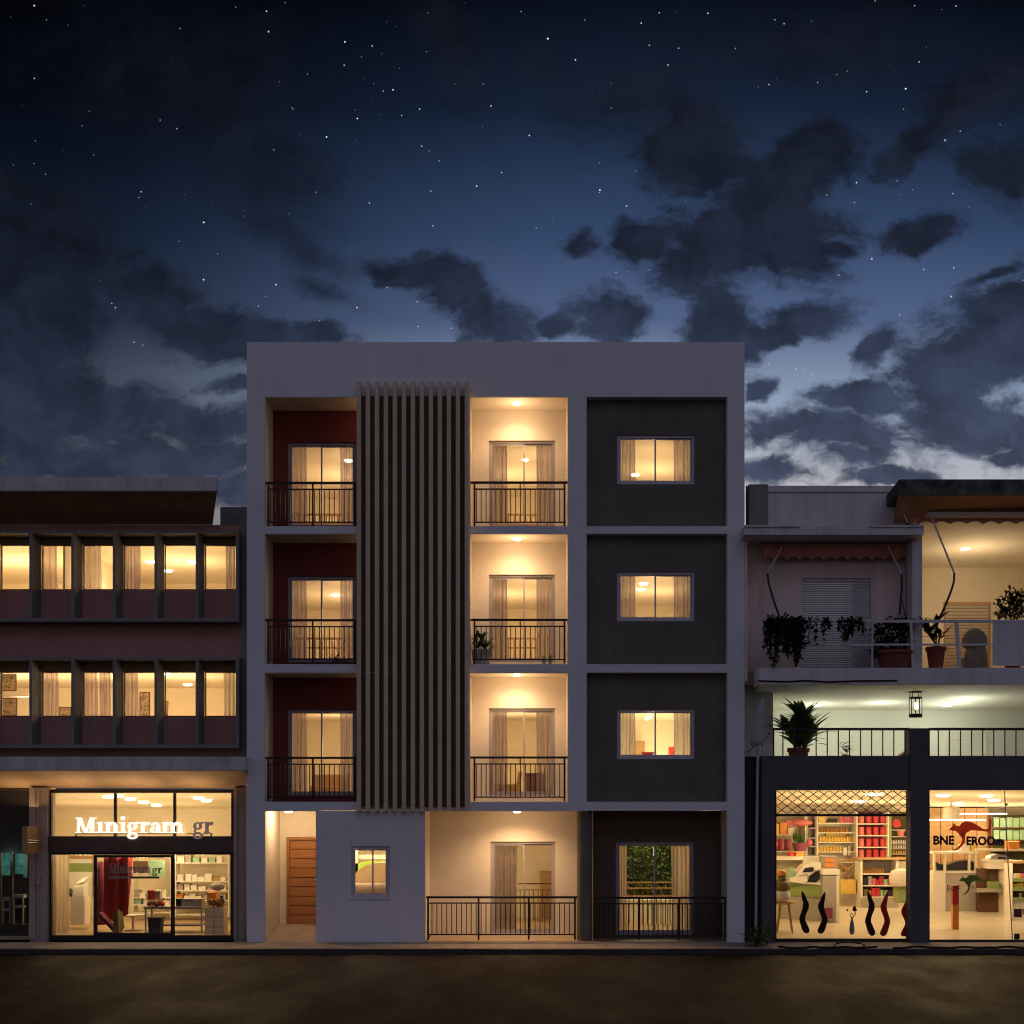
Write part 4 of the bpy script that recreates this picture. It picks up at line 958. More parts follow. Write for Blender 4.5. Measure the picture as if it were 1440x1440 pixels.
    # white cabinet with basket
    y = 1.7; t = thing('white_cabinet', 'white square cupboard by the right edge of the lettered shop', 'cabinet', PP(301, 1317, y))
    MB().pbox(288.5, 314.5, 1276, 1316.5, y, y + .45).build('body', 'sg', t)
    for p0, p1 in ((288.8, 300.6), (301.2, 314.2)):
        for q0, q1 in ((1277, 1289), (1290, 1303), (1304, 1316)): MB().pbox(p0 + .3, p1 - .3, q0, q1, y - .018, y - .001).build('drawer', 'sw', t, bevel=.004)
    t = thing('wicker_basket', 'dark woven basket of bundles on the white cupboard', 'basket', PP(301, 1276, y)); mb = MB()
    for k in range(46): mb.tube([(X(289, y) + R.random() * U(24, y), y + .05 + R.random() * .3, Z(1275.5, y) + R.random() * .06), (X(289, y) + R.random() * U(24, y), y + .05 + R.random() * .3, Z(1268, y) + R.random() * .06)], .02, 5)
    mb.build('bundle', 'amber', t)
    MB().lathe((X(309, y), y + .2, Z(1275, y)), [(.06, 0), (.07, .14), (.03, .2), (.05, .24)], 10).build('dark_vase', 'navy', t)
    pbx('storage_box', 'orange', 'orange box behind the dark basket', 'box', 291, 304, 1255, 1267, y + .5, .3, lid=.15)
    o = MB().ell((0, 0, 0), (U(10.5, y), .2, U(6, y)), 20, 10); ob = o.build('patterned_cushion', 'bag', org=(0, 0, 0), smooth=True); ob.scale = (1.0, .5, 1); ob.location = (X(298, y), y + .62, Z(1249, y)); tag(ob, 'grey patterned cushion on the orange box', 'cushion')
    # back wall shelving with cartons
    y = 5.6
    shelf_unit('wall_shelves', 'pale wall shelving on the right behind the workbench', 246, 322, 1190, 1290, y, .45, (1213, 1239, 1252, 1266, 1286), 'sw', sides=True)
    shelf_unit('wall_shelves', 'pale wall shelving between the red panel and the door frame', 186, 241, 1202, 1290, y, .45, (1262, 1272, 1283), 'sw', sides=True)
    rnd = random.Random(5); n = 0
    for (a, c, q) in ((249, 319, 1239), (249, 319, 1252), (249, 319, 1266), (189, 239, 1262), (189, 239, 1272), (249, 319, 1213)):
        p = a
        while p < c - 6:
            w = rnd.uniform(5, 11); h = rnd.uniform(5, 10.5); m = rnd.choice(['sw', 'sw', 'paper', 'kraft', 'sw', 'sg', 'mint', 'paper', 'orange' if rnd.random() < .5 else 'sw'])
            pbx('carton', m, 'small carton on the pale wall shelving of the lettered shop', 'carton', p, min(p + w, c), q - h, q - .1, y + .04 + rnd.random() * .08, .3, 'cartons on the pale wall shelving', lid=.2 if rnd.random() < .6 else 0, bevel=0); p += w + rnd.uniform(.5, 3); n += 1
    y = 5.0; o = pbx('framed_poster', 'mint', 'pale green poster hanging on the wall shelving', 'poster', 209, 232, 1210, 1233, y, .02)
    pbx('framed_poster', 'dbwood', 'dark brown poster hanging left of the pale green one', 'poster', 187, 208, 1211, 1227, y, .02)
    t = thing('pedestal_table', 'small round pedestal table between red panel and workbench', 'table', PP(187, 1312, 2.6)); y = 2.6; c = PP(187, 1308, y)
    MB().lathe((c[0], y, .03), [(.22, 0), (.2, .03), (.03, .05)], 16).build('foot', 'steel', t); MB().tube([(c[0], y, .07), (c[0], y, Z(1288, y))], .03).build('column', 'steel', t); MB().lathe((c[0], y, Z(1288, y) + .001), [(.3, 0), (.3, .03)], 20).build('tabletop', 'sw', t)
left_shop()

# ================================================================== balcony and shop building on the right
FZ = lambda y: .03 + .055 * max(0, y - .3)
def right_building():
    b = thing('balcony_building', 'weathered white building with planted balconies above two glazed shops', 'building', (X(1050), 0, 0))
    xr = X(1800); xl = X(1047) + .004
    # roof level
    rf = MB()
    rf.pbox(1080, 1275, 692, 760, .6, .8); rf.pbox(1080, 1275, 683, 691.5, .55, .85)
    rf.build('roof_parapet', 'rwhite', b)
    MB().pbox(1053, 1079.6, 681, 752, .5, .9).build('roof_pier', 'concd', b)
    for p in (1049.5, 1052): MB().tube([(X(p, .4), .4, Z(752, .4)), (X(p, .4), .4, Z(683, .4))], .012).build('vent_pipe', 'rail', b)
    y = -.55
    MB().pbox(1046 + 1.5, 1299, 741, 752, y, 1.2).pbox(1047.6, 1125, 738.2, 740.8, y - .04, 1.1).pbox(1225, 1299, 738.2, 740.8, y - .04, 1.1).build('cornice_slab', 'rwhite', b)
    MB().hexa([(xl, .0, Z(760, .0)), (X(1297, 0), .0, Z(760, .0)), (X(1297, 0), .5, Z(760, .0)), (xl, .5, Z(760, .0)), (xl, y + .05, Z(752, y) - .002), (X(1297, y), y + .05, Z(752, y) - .002), (X(1297, y), 1.0, Z(752, y) - .002), (xl, 1.0, Z(752, y) - .002)]).build('cornice_cove', 'rwhite', b)
    # left loggia wall with roller shutter
    yw = .5
    w = MB(); zf = Z(939, -.5); zt = Z(760, 0) - .003
    w.wall(xl, X(1283, 0), zf - .25, zt, yw, yw + .15, [(X(1128, yw), X(1225, yw), zf, Z(813, yw))])
    w.box(xl, X(1051), -.0, yw - .001, zf - .25, zt)
    w.build('loggia_wall', mat('pinkish_plaster', (.84, .66, .59), .85, .13, .9, .25, 50, streak=.25), b)
    sh = MB(); q = 813
    zz = Z(813, yw)
    while zz > zf:
        sh.prism([(0, 0), (0, 0), (0, 0)], 0, 0) if False else None
        x0, x1 = X(1128, yw) + .002, X(1225, yw) - .002
        sh.add([(x0, yw + .07, zz), (x1, yw + .07, zz), (x1, yw + .055, zz - .025), (x0, yw + .055, zz - .025), (x1, yw + .07, zz - .048), (x0, yw + .07, zz - .048)], [(0, 3, 2, 1), (3, 5, 4, 2)]); zz -= .05
    shut = sh.build('roller_shutter', 'shut', b); MB().box(X(1128, yw) + .002, X(1225, yw) - .002, yw + .045, yw + .1, Z(817, yw), Z(813, yw)).build('shutter_box', 'shut', shut)
    MB().box(X(1283, -.2), X(1297, -.2), -.2, .2, zf + .001, Z(752, y) - .06).build('balcony_column', 'rwhite', b)
    MB().box(X(1290, .2), X(1297, .2), .21, 4.5, zf + .001, Z(740, .2)).build('balcony_partition', 'amberwall', b)
    # right loggia
    zc0, zc1 = Z(733, .3), Z(798, 4.5)
    ra = MB()
    ra.hexa([(X(1297, .2), -.2, zc0), (xr, -.2, zc0), (xr, 4.5, zc1), (X(1297, .2), 4.5, zc1), (X(1297, .2), -.2, zc0 + .1), (xr, -.2, zc0 + .1), (xr, 4.5, zc1 + .1), (X(1297, .2), 4.5, zc1 + .1)])
    ra.build('loggia_ceiling', 'amberwall', b)
    MB().wall(X(1200, 4.5), X(1437, 4.5), zf, zc1 + .05, 4.5, 4.65, [(X(1327, 4.5), X(1393, 4.5), zf + .05, Z(847, 4.5))]).box(X(1437, 4.5), X(1437, 4.5) + .15, .8, 4.5, zf, zc0 + .1).box(X(1437, 4.5) + .15, xr, .8, .95, zf, zc0 + .1).build('loggia_back_wall', 'amberwall', b)
    lv = MB(); zz = Z(851, 4.5)
    x0, x1 = X(1327, 4.5) + .03, X(1393, 4.5) - .03
    while zz > zf + .08: lv.add([(x0, 4.53, zz), (x1, 4.53, zz), (x1, 4.58, zz - .065), (x0, 4.58, zz - .065)], [(0, 3, 2, 1)]); zz -= .085
    lo = lv.build('louvred_shutter', 'amberwall', b)
    MB().box(x0 - .03, x1 + .03, 4.47, 4.6, Z(851, 4.5) + .004, Z(846.5, 4.5)).box(x0 - .03, x0 - .002, 4.47, 4.6, zf + .06, Z(851, 4.5)).box(x1 + .002, x1 + .03, 4.47, 4.6, zf + .06, Z(851, 4.5)).box(x0, x1, 4.61, 4.63, zf, Z(851, 4.5)).build('shutter_frame', 'soffit', lo)
    # big roof over the right loggia
    y = -.9; rz0, rz1 = Z(696, y), Z(674, y)
    MB().box(X(1265, y), xr, y, y + .12, rz0, rz1).build('roof_fascia', 'moss', b)
    MB().hexa([(X(1265, y), y + .125, rz0 + .05), (xr, y + .125, rz0 + .05), (xr, 5, rz0 + .2), (X(1266, 1), 5, rz0 + .2), (X(1265, y), y + .125, rz1 - .004), (xr, y + .125, rz1 - .004), (xr, 5, rz1 - .004), (X(1266, 1), 5, rz1 - .004)]).build('roof_slab', 'dark', b)
    MB().hexa([(X(1263, y), y + .03, rz0 - .006), (xr, y + .03, rz0 - .006), (xr, .35, Z(723, .35)), (X(1256, .35), .35, Z(736, .35)), (X(1263, y), y + .03, rz0 - .003), (xr, y + .03, rz0 - .003), (xr, .35, rz0 - .003), (X(1266, .35), .35, rz0 - .003)]).build('roof_soffit', 'warmsof', b)
    # balcony floor with tapering soffit
    y = -.55; z0, z1 = Z(962, y), Z(939, y)
    xa = X(1068, y)
    MB().box(xa, xr, y, .2, z0, z1).build('balcony_edge', 'rwhite', b)
    zb_ = Z(999, 4.0)
    MB().hexa([(xa, y + .01, z0 - .012), (xr, y + .01, z0 - .012), (xr, 4.0, zb_), (X(1087, .8), 4.0, zb_), (xa, y + .01, z0 - .002), (xr, y + .01, z0 - .002), (xr, 4.4, z1 - .004), (X(1087, .8), 4.4, z1 - .004)]).build('balcony_soffit', 'greenwall', b)
    MB().box(xl, xr, .201, 4.5, z0 + .05, z1 - .002).build('loggia_floor', 'pave', b)
    # pale green first floor terrace
    zp = Z(1063, -.05)
    MB().box(X(1075, .8), xr, 4.0, 4.15, zp - .6, zb_ + .1).build('terrace_back_wall', 'greenwall', b)
    MB().box(xl, X(1071, .8), .8, .95, 0, z0 + .3).box(X(1071.6, .8), X(1087, .8), .78, .95, 0, z0 - .02).box(X(1085, .8), X(1087, .8), .951, 4.0, zp - .6, z0 - .02).build('side_return_wall', 'greenwall', b)
    MB().box(X(1080, .2), xr, .2, 4.0, zp - .4, zp - .3).build('terrace_floor', 'pave', b)
    wf = MB(); yb = 3.97
    wf.pbox(1328, 1331, 1028, 1064, yb, yb + .03).pbox(1385, 1388, 1028, 1064, yb, yb + .03).pbox(1331.1, 1384.9, 1028, 1031, yb, yb + .03).pbox(1331.1, 1384.9, 1038, 1039.6, yb, yb + .03)
    wf.build('terrace_door_frame', 'sw', b)
    # parapet, piers
    y = -.10
    zo = Z(1111, y)
    pp = MB(); pp.box(X(1072, y), xr, y, .2, zo, zp); pp.build('terrace_parapet', 'rpara', b)
    MB().box(X(1279.5, y), X(1305.5, y), y - .04, .2, 0, zo - .002).pbox(1279.5, 1305.5, 1024, 1063, y - .04, .2).box(X(1279.5, y), X(1305.5, y), y - .04, y - .001, zo - .001, zp).build('shop_pier', 'rpara', b)
    MB().box(X(1072, y), X(1089.5, y), y, .3, 0, zo - .002).build('shop_pier', 'rpara', b)
    MB().box(xl, X(1071, .1), .25, .4, 0, zp).build('service_recess', 'dark', b)
    # terrace rails
    for a, c in ((1087, 1279.4), (1305.6, 1790)):
        y = .02
        r = MB().pbox(a, c, 1023.5, 1027, y - .02, y + .03).build('terrace_railing', 'rail', b)
        bb = MB(); p = a + 14
        while p < c - 3: bb.pbox(p - .8, p + .8, 1027, 1063, y - .006, y + .006); p += 15.6
        bb.build('baluster_row', 'rail', r); [MB().pbox(e, e + 2, 1027, 1063, y - .01, y + .012).build('end_post', 'rail', r) for e in (a, c - 2)]
    # upper balcony railing with solid panel
    y = -.48; zfoot = Z(938.5, y)
    r = MB().pbox(1081, 1790, 871.5, 875.5, y - .025, y + .025).build('balcony_railing', 'rwhite', b)
    MB().pbox(1084, 1396, 905, 907.8, y - .012, y + .012).build('mid_rail', 'rwhite', r)
    for p0, p1, l_ in ((1081.5, 1081.5, 3), (1279, 1282, 3), (1343, 1347, 4)):
        MB().hexa([(X(p1, y), y - .02, zfoot), (X(p1 + l_ + .6, y), y - .02, zfoot), (X(p1 + l_ + .6, y), y + .02, zfoot), (X(p1, y), y + .02, zfoot), (X(p0, y), y - .02, Z(875.5, y)), (X(p0 + l_ + .6, y), y - .02, Z(875.5, y)), (X(p0 + l_ + .6, y), y + .02, Z(875.5, y)), (X(p0, y), y + .02, Z(875.5, y))]).build('post', 'rwhite', r)
    MB().pbox(1225.5, 1228, 875.5, 938, y - .01, y + .01).build('thin_post', 'shut', r)
    MB().pbox(1396.5, 1790, 875.6, 936, y - .02, y + .02).build('solid_panel', 'rwhite', r)
    # wall below slab at left of shop: drain pipe
    MB().tube([(X(1066, .1), .1, Z(1052, .1)), (X(1064, .1), .1, Z(1200, .1)), (X(1063, .1), .1, .1)], .035, 10).build('drain_pipe', 'shut', b)
    # shop opening frames
    y = .22
    f = MB()
    f.pbox(1089.5, 1092, 1111, 1323, y, y + .06); f.pbox(1278, 1280, 1111, 1323, y, y + .06); f.pbox(1092.1, 1277.9, 1144.5, 1148, y, y + .06); f.pbox(1092.1, 1277.9, 1320, 1324, y, y + .06)
    f.pbox(1305.5, 1307.5, 1111, 1325, y, y + .06); f.pbox(1307.6, 1600, 1321.5, 1325, y, y + .06)
    s_ = f.build('shopfront', 'frame', b)
    MB().pbox(1092, 1278, 1148, 1320, y + .03, y + .036).build('pane', 'glass', s_)
    MB().pbox(1092, 1278, 1111, 1144.5, y + .055, y + .059).build('pane', 'glass', s_)
    MB().pbox(1307.6, 1414, 1111, 1321.5, y + .03, y + .036).build('pane', 'glass', s_); MB().pbox(1415.5, 1600, 1111, 1321.5, y + .05, y + .056).build('pane', 'glass', s_)
    gd = MB()
    gd.tube([(X(1413, y), y + .01, Z(1112, y)), (X(1414, y), y + .01, Z(1136, y)), (X(1417, y), y + .01, Z(1200, y)), (X(1424, y), y + .01, Z(1321, y))], .012, 8)
    gd.build('glass_door_edge', 'alu', s_); MB().lathe((X(1414.5, y), y - .03, Z(1133, y)), [(.03, 0), (.03, .05)], 10).build('door_fitting', 'black', s_); MB().pbox(1427, 1434, 1313, 1321, y - .03, y + .02).build('door_fitting', 'black', s_)
    # lattice
    la = MB(); x0, x1, za, zb2 = X(1092, y) + .005, X(1278, y) - .005, Z(1144, y), Z(1112, y); stp = (x1 - x0) / 12.5; yl = y - .02
    h = zb2 - za; k = -3
    while x0 + k * stp < x1 + h * 2:
        for sgn in (1, -1):
            xa_ = x0 + k * stp; pts = []
            run = h * 1.35
            a_ = (xa_, za) if sgn > 0 else (xa_ + run, za); c_ = (xa_ + run, zb2) if sgn > 0 else (xa_, zb2)
            # clip to the opening
            def cl(p, q):
                (ax, az), (bx, bz) = p, q
                t0, t1 = 0, 1
                for lim, sg in ((x0, 1), (x1, -1)):
                    da, db = (ax - lim) * sg, (bx - lim) * sg
                    if da < 0 and db < 0: return None
                    if da < 0: t0 = max(t0, da / (da - db))
                    if db < 0: t1 = min(t1, da / (da - db))
                return None if t0 >= t1 else ((ax + (bx - ax) * t0, az + (bz - az) * t0), (ax + (bx - ax) * t1, az + (bz - az) * t1))
            g = cl(a_, c_)
            if g: la.tube([(g[0][0], yl + .006 * sgn, g[0][1]), (g[1][0], yl + .006 * sgn, g[1][1])], .0095, 6)
        k += 1
    la.build('security_lattice', 'frame', s_)
    # shop hall
    hx0 = X(1075, .3)
    hall = MB()
    yb = 8.6
    hall.add([(hx0, .33, Z(1109, .3)), (xr, .33, Z(1109, .3)), (xr, yb, Z(1136, yb)), (hx0, yb, Z(1136, yb)), (hx0, yb, 0), (xr, yb, 0), (hx0, .33, 0), (xr, .33, 0)], [(0, 1, 2, 3), (3, 2, 5, 4), (0, 3, 4, 6), (1, 7, 5, 2)])
    hall.build('shop_interior', 'room', b)
    fl = MB(); yy = .12
    for i in range(9):
        y0 = .30 + i * .95
        fl.quad((hx0, y0 + .004, FZ(y0)), (xr, y0 + .004, FZ(y0)), (xr, y0 + .946, FZ(y0 + .95)), (hx0, y0 + .946, FZ(y0 + .95)))
    fl.build('shop_floor', 'shopfloor', b)
    for px, y, e in ((1130, 2.0, 42), (1230, 2.0, 42), (1160, 5.2, 52), (1260, 5.4, 52), (1350, 2.2, 48), (1420, 3.0, 48), (1340, 6.6, 50), (1430, 6.8, 50)):
        light('POINT', (X(px, y), y, FZ(y) + 1.95), e * .64, (1, .70, .36), .16, 'shop_light')
    light('POINT', (X(1370, 2.4), 2.4, zc1 - .75), 13, (1, .74, .44), .2, 'balcony_light')
    c = on_ceiling(1357, 771, (zc0 + zc1) / 2 - .01); o = MB().lathe((c[0], c[1], c[2] - .03), [(.09, 0), (.13, .02), (.13, .05)], 20).build('ceiling_light', 'lamp', org=c); tag(o, 'glowing round ceiling light of the upper ochre balcony', 'ceiling light', 'round ceiling lights')
    for i, (px, py) in enumerate(((1147, 991), (1332, 990.5), (1356.5, 981.5))):
        yv = 4.0 * (py - 962) / 37 - .2; zc = z0 - .012 + (zb_ - z0 + .012) * (yv + .55) / 4.55
        o = MB().lathe((X(px, yv), yv, zc - .04), [(.08, 0), (.115, .015), (.115, .045)], 20).build('ceiling_light', 'lampg', org=(X(px, yv), yv, zc)); tag(o, ('cool ceiling light above the big dracaena on the green terrace', 'cool terrace ceiling light nearest to the right of the lantern', 'cool terrace ceiling light farther right of the lantern')[i], 'ceiling light', 'round ceiling lights')
        light('POINT', (X(px, yv), min(yv, 3.4) - .2, zc - .55), 17, (.97, 1, .80), .12, 'terrace_light')
    light('POINT', (X(1240, 2.5), 2.5, Z(985, 2.5) - .5), 14, (.95, 1, .80), .1, 'terrace_light')
    return b
RGT = right_building()

def awnings():
    # left awning
    y = .30; t = thing('awning', 'folded red awning with scalloped valance above the grey roller shutter', 'awning', PP(1175, 765, y))
    MB().tube([(X(1068, y), y, Z(768, y)), (X(1281, y), y, Z(768, y))], .055, 12).build('fabric_roll', 'rred', t)
    MB().pbox(1070, 1281, 764.5, 767, y - .12, y - .07).build('cassette', 'soffit', t)
    def valance(p0, p1, q0, q1, y, amp, wl):
        n = int((p1 - p0) / 2); L_, R_ = [], []
        for i in range(n + 1):
            p = p0 + (p1 - p0) * i / n
            L_.append((X(p, y), Z(q0, y))); R_.append((X(p, y), Z(q1 - amp * abs(math.sin((p - p0) / wl * PI)) + amp, y)))
        v = []; f = []
        for i in range(n + 1):
            w = .015 * math.sin(i * .7); v += [(L_[i][0], y, L_[i][1]), (R_[i][0], y - .02 + w, R_[i][1])]
        for i in range(n): f.append((2 * i, 2 * i + 1, 2 * i + 3, 2 * i + 2))
        return MB().add(v, f)
    valance(1073, 1278, 771, 783, y - .10, 5, 17).build('valance', 'rred', t, smooth=True)
    for pts in ([(1100, 768), (1079, 806), (1080, 820), (1086, 843), (1094, 868)], [(1249, 768), (1267, 807), (1267, 825), (1263, 865)]):
        P = [(X(p, y - .25), y - .25 - .15 * i / 4, Z(q, y - .3)) for i, (p, q) in enumerate(pts)]
        MB().tube(P[:2], .02).build('folding_arm', 'shut', t); MB().tube(P[1:], .024).build('folding_arm', 'frame', t)
    MB().tube([(X(1099, y - .1), y - .1, Z(768, y)), (X(1109, y - .1), y - .1, Z(790, y))], .014).build('brace', 'frame', t); MB().tube([(X(1267, .0), .0, Z(840, 0)), (X(1274, .0), .0, Z(868, 0))], .012).build('brace', 'frame', t)
    # right awning
    y = .1; t = thing('awning', 'rolled red awning with wavy valance under the mossy roof edge', 'awning', PP(1360, 730, y))
    MB().tube([(X(1272, y), y, Z(726, y)), (X(1600, y), y, Z(726, y))], .075, 12).build('fabric_roll', 'rred', t)
    MB().pbox(1270, 1600, 719.5, 722.5, y - .1, y + .05).build('cassette', 'soffit', t)
    valance(1290, 1600, 727, 733.5, y - .1, 4, 23).build('valance', 'rred', t, smooth=True)
    P = [(X(p, -.3), -.3, Z(q, -.3)) for p, q in ((1307, 720), (1342, 806))]; MB().tube(P, .021).build('folding_arm', 'shut', t)
    P = [(X(p, -.3), -.3, Z(q, -.3)) for p, q in ((1342, 806), (1341.5, 818), (1338, 830), (1330, 850), (1322, 868))]; MB().tube(P, .025).build('folding_arm', 'frame', t)
    MB().tube([(X(1271, -.6), -.6, Z(723, -.6)), (X(1275, -.6), -.6, Z(733, -.6)), (X(1281, -.6), -.6, Z(738, -.6)), (X(1288, -.6), -.6, Z(736, -.6))], .018).build('crank_hook', 'shut', t)
    # folded parasol bag
    y = -.1; t = thing('parasol', 'folded grey parasol hanging beside the drain pipe and terrace', 'parasol', PP(1064, 1050, y)); c = PP(1064, 1049, y)
    MB().tube([PP(1072, 984, y), PP(1069.5, 1000, y), PP(1066, 1020, y), PP(1064, 1040, y), PP(1064.5, 1047, y)], .07, 12, .16).build('canopy', 'bag', t, smooth=True)
    MB().tube([PP(1073, 980, y - .05), PP(1068, 1048, y - .1), PP(1068.5, 1062, y - .1)], .02).build('pole', 'shut', t); MB().tube([PP(1052, 1058, y), PP(1060, 1050, y), PP(1070, 1047, y), PP(1083, 1030, y)], .012).build('strap', 'rail', t)
awnings()

def lantern():
    y = .6; c = X(1287.5, y); zt, zm, zb = Z(973, y), Z(981.5, y), Z(1008, y); r = U(9, y)
    t = thing('lantern', 'black cage lantern with a lit bulb hanging over the terrace', 'lantern', (c, y, zb))
    mb = MB(); n = 10
    for z, rr in ((zt, r * .95), (zm, r), (zb, r * 1.03)): mb.lathe((c, y, z - .012), [(rr, 0), (rr, .03), (rr * .8, .03), (rr * .8, 0)], 20)
    for k in range(n):
        a = 2 * PI * k / n; mb.tube([(c + r * math.cos(a), y + r * math.sin(a), zb), (c + r * math.cos(a), y + r * math.sin(a), zm)], .008, 5)
    for k in range(4):
        a = PI / 4 + PI / 2 * k; mb.tube([(c + r * .95 * math.cos(a), y + r * .95 * math.sin(a), zm), (c + r * .95 * math.cos(a), y + r * .95 * math.sin(a), zt)], .009, 5)
    mb.lathe((c, y, zb + .012), [(r * .95, 0), (r * .95, .05), (r * .2, .06)], 20)
    mb.build('cage', 'rail', t)
    MB().tube([(c, y, zt), (c, y, Z(966, y) + .1)], .008).build('chain', 'rail', t)
    MB().lathe((c + .02, y, Z(998, y)), [(.015, 0), (.04, .04), (.045, .1), (.02, .16)], 14).build('bulb', emis('bulb_glow', (1, .72, .30), 14), t)
    light('POINT', (c + .02, y - .02, Z(994, y)), 3, (1, .75, .4), .04, 'lantern_light')
lantern()

def plants():
    rnd = random.Random(11)
    def rosette(c, n, ln, w, up, mb, dr=.9):
        for i in range(n):
            a = rnd.uniform(0, 2 * PI); e = rnd.uniform(.15, 1.0) ** .8 * up
            leaf(mb, (c[0] + rnd.uniform(-.03, .03), c[1] + rnd.uniform(-.03, .03), c[2] + rnd.uniform(-.05, .12)), (math.cos(a), math.sin(a), e), ln * rnd.uniform(.75, 1.15), w, dr, 5)
    # big dracaena on the terrace
    y = .75; zf = Z(1063, 0) - .3; c = X(1124, y); t = thing('potted_plant', 'large dracaena with long arching leaves on the green terrace', 'plant', (c, y, zf))
    pot_mesh((c - .02, y, zf), .24, Z(1052, y) - zf).build('pot', 'pot', t, smooth=False)
    mb = MB()
    for dx, zz, n, ln in ((-.05, 1048, 30, .85), (.22, 1036, 26, .74), (-.22, 1032, 22, .70), (.06, 1020, 26, .72), (.1, 1050, 18, .8)): rosette((c + dx, y, Z(zz, y)), n, ln * .95, .17, 2.3, mb, .85)
    mb.build('leaves', 'leaf', t, smooth=True)
    MB().tube([(c, y, Z(1056, y)), (c + .06, y, Z(1020, y))], .035, 8).tube([(c + .03, y, Z(1056, y)), (c + .22, y, Z(1038, y))], .03, 8).tube([(c - .03, y, Z(1056, y)), (c - .22, y, Z(1034, y))], .03, 8).build('stem', 'bark', t)
    y = .6; c = X(1190, y); t = thing('potted_plant', 'small spiky plant behind the terrace railing', 'plant', (c, y, zf)); pot_mesh((c, y, zf), .1, Z(1062, y) - zf).build('pot', 'pot', t)
    mb = MB()
    for q in (1062, 1056, 1051): rosette((c, y, Z(q, y)), 9, .24, .05, 1.2, mb)
    mb.build('leaves', 'leafl', t, smooth=True)
    # red cushion edge on terrace
    y = 1.0; o = MB().hexa([(X(1266, y), y, Z(1066, y)), (X(1279, y), y, Z(1066, y)), (X(1279, y), y + .3, Z(1066, y)), (X(1266, y), y + .3, Z(1066, y)), (X(1268, y), y, Z(1061, y)), (X(1279, y), y, Z(1054, y)), (X(1279, y), y + .3, Z(1054, y)), (X(1268, y), y + .3, Z(1061, y))]).build('deck_chair', 'pot', org=PP(1272, 1066, y)); tag(o, 'corner of a dull red deck chair behind the terrace railing', 'chair')
    # cordyline in a terracotta pot, upper balcony
    zb = Z(939, -.5) + .002; y = -.15; c = X(1316, y); t = thing('potted_plant', 'broad leaved plant in a terracotta pot on the upper balcony', 'plant', (c, y, zb))
    pot_mesh((c, y, zb), U(13.5, y), Z(910, y) - zb).build('pot', 'pot', t)
    mb = MB()
    for dx, q, n in ((-.05, 900, 10), (.1, 896, 9), (-.15, 888, 8), (.02, 880, 9)): rosette((c + dx, y, Z(q, y)), n, .40, .10, 2.0, mb, .8)
    mb.build('leaves', 'leafd', t, smooth=True); MB().tube([(c, y, Z(910, y)), (c - .1, y, Z(888, y))], .02, 6).tube([(c + .04, y, Z(910, y)), (c + .1, y, Z(892, y))], .02, 6).tube([(c, y, Z(910, y)), (c + .02, y, Z(880, y))], .018, 6).build('stem', 'bark', t)
    # trailing creeper on the rail
    def creeper(label, p0, p1, n, hmax, dens):
        y = -.50; t = thing('creeper', label, 'plant', PP((p0 + p1) / 2, 938, y)); mb = MB(); st = MB()
        for i in range(n):
            p = rnd.uniform(p0, p1); L_ = rnd.uniform(.25, 1) * hmax; q0 = 870 + rnd.uniform(-2, 3); pts = []
            dx = rnd.uniform(-.3, .3); k = int(6 + L_ / 4)
            for j in range(k + 1): pts.append((X(p + dx * L_ * .3 * (j / k) ** 2 + rnd.uniform(-.6, .6), y), y - .05 - rnd.uniform(0, .06), Z(q0 + L_ * j / k, y)))
            st.tube(pts, .006, 4)
            for q in pts:
                for _ in range(dens):
                    leaf(mb, (q[0] + rnd.uniform(-.04, .04), q[1] + rnd.uniform(-.05, .05), q[2] + rnd.uniform(-.03, .03)), (rnd.gauss(0, 1), rnd.gauss(-.5, .7), rnd.gauss(-.2, .7)), rnd.uniform(.07, .13), rnd.uniform(.05, .09), .5, 2)
        mb.build('leaves', 'leafd', t); st.build('stem', 'bark', t); return t
    creeper('trailing creeper over the left corner of the upper balcony rail', 1076, 1124, 44, 64, 3)
    creeper('thin creeper spray hanging from the middle of the balcony rail', 1117, 1168, 10, 36, 2).rotation_euler = (0, 0, 0)
    creeper('short creeper strands hanging before the roller shutter', 1176, 1216, 10, 30, 3)
    # dense potted shrub by the column
    y = -.25; c = X(1254, y); t = thing('potted_shrub', 'dense dark trailing shrub in a wide pot beside the balcony column', 'plant', (c, y, zb))
    pot_mesh((c + .05, y, zb), U(26, y), Z(916, y) - zb).build('pot', 'pot', t); mb = MB()
    leaf_quads(mb, (c, y, Z(892, y)), (U(30, y), .22, U(26, y)), 620, .14, rnd); leaf_quads(mb, (c + .3, y, Z(878, y)), (U(16, y), .2, U(9, y)), 130, .13, rnd); leaf_quads(mb, (c - .25, y - .05, Z(915, y)), (U(15, y), .15, U(12, y)), 120, .12, rnd)
    mb.build('leaves', 'leafd', t); MB().tube([(c, y, Z(918, y)), (c + .02, y, Z(890, y))], .04, 8).build('stem', 'bark', t)
    # small tree behind the solid panel
    y = -.05; c = X(1424, y); t = thing('potted_tree', 'small round headed tree rising behind the white balcony panel', 'tree', (c, y, zb)); pot_mesh((c, y, zb), .22, .36).build('pot', 'pot', t)
    MB().tube([(c, y, zb + .3), (c - .02, y, Z(876, y)), (c - .08, y, Z(852, y))], .035, 8, .015).tube([(c - .02, y, Z(878, y)), (c + .14, y, Z(850, y))], .025, 8, .01).build('trunk', 'bark', t); mb = MB()
    for dx, q, r in ((-.16, 848, .22), (.05, 838, .23), (.22, 850, .22), (-.2, 862, .13), (.1, 860, .2)): leaf_quads(mb, (c + dx, y, Z(q, y)), (r, .22, r * .75), 120, .13, rnd)
    mb.build('crown', 'leafd', t)
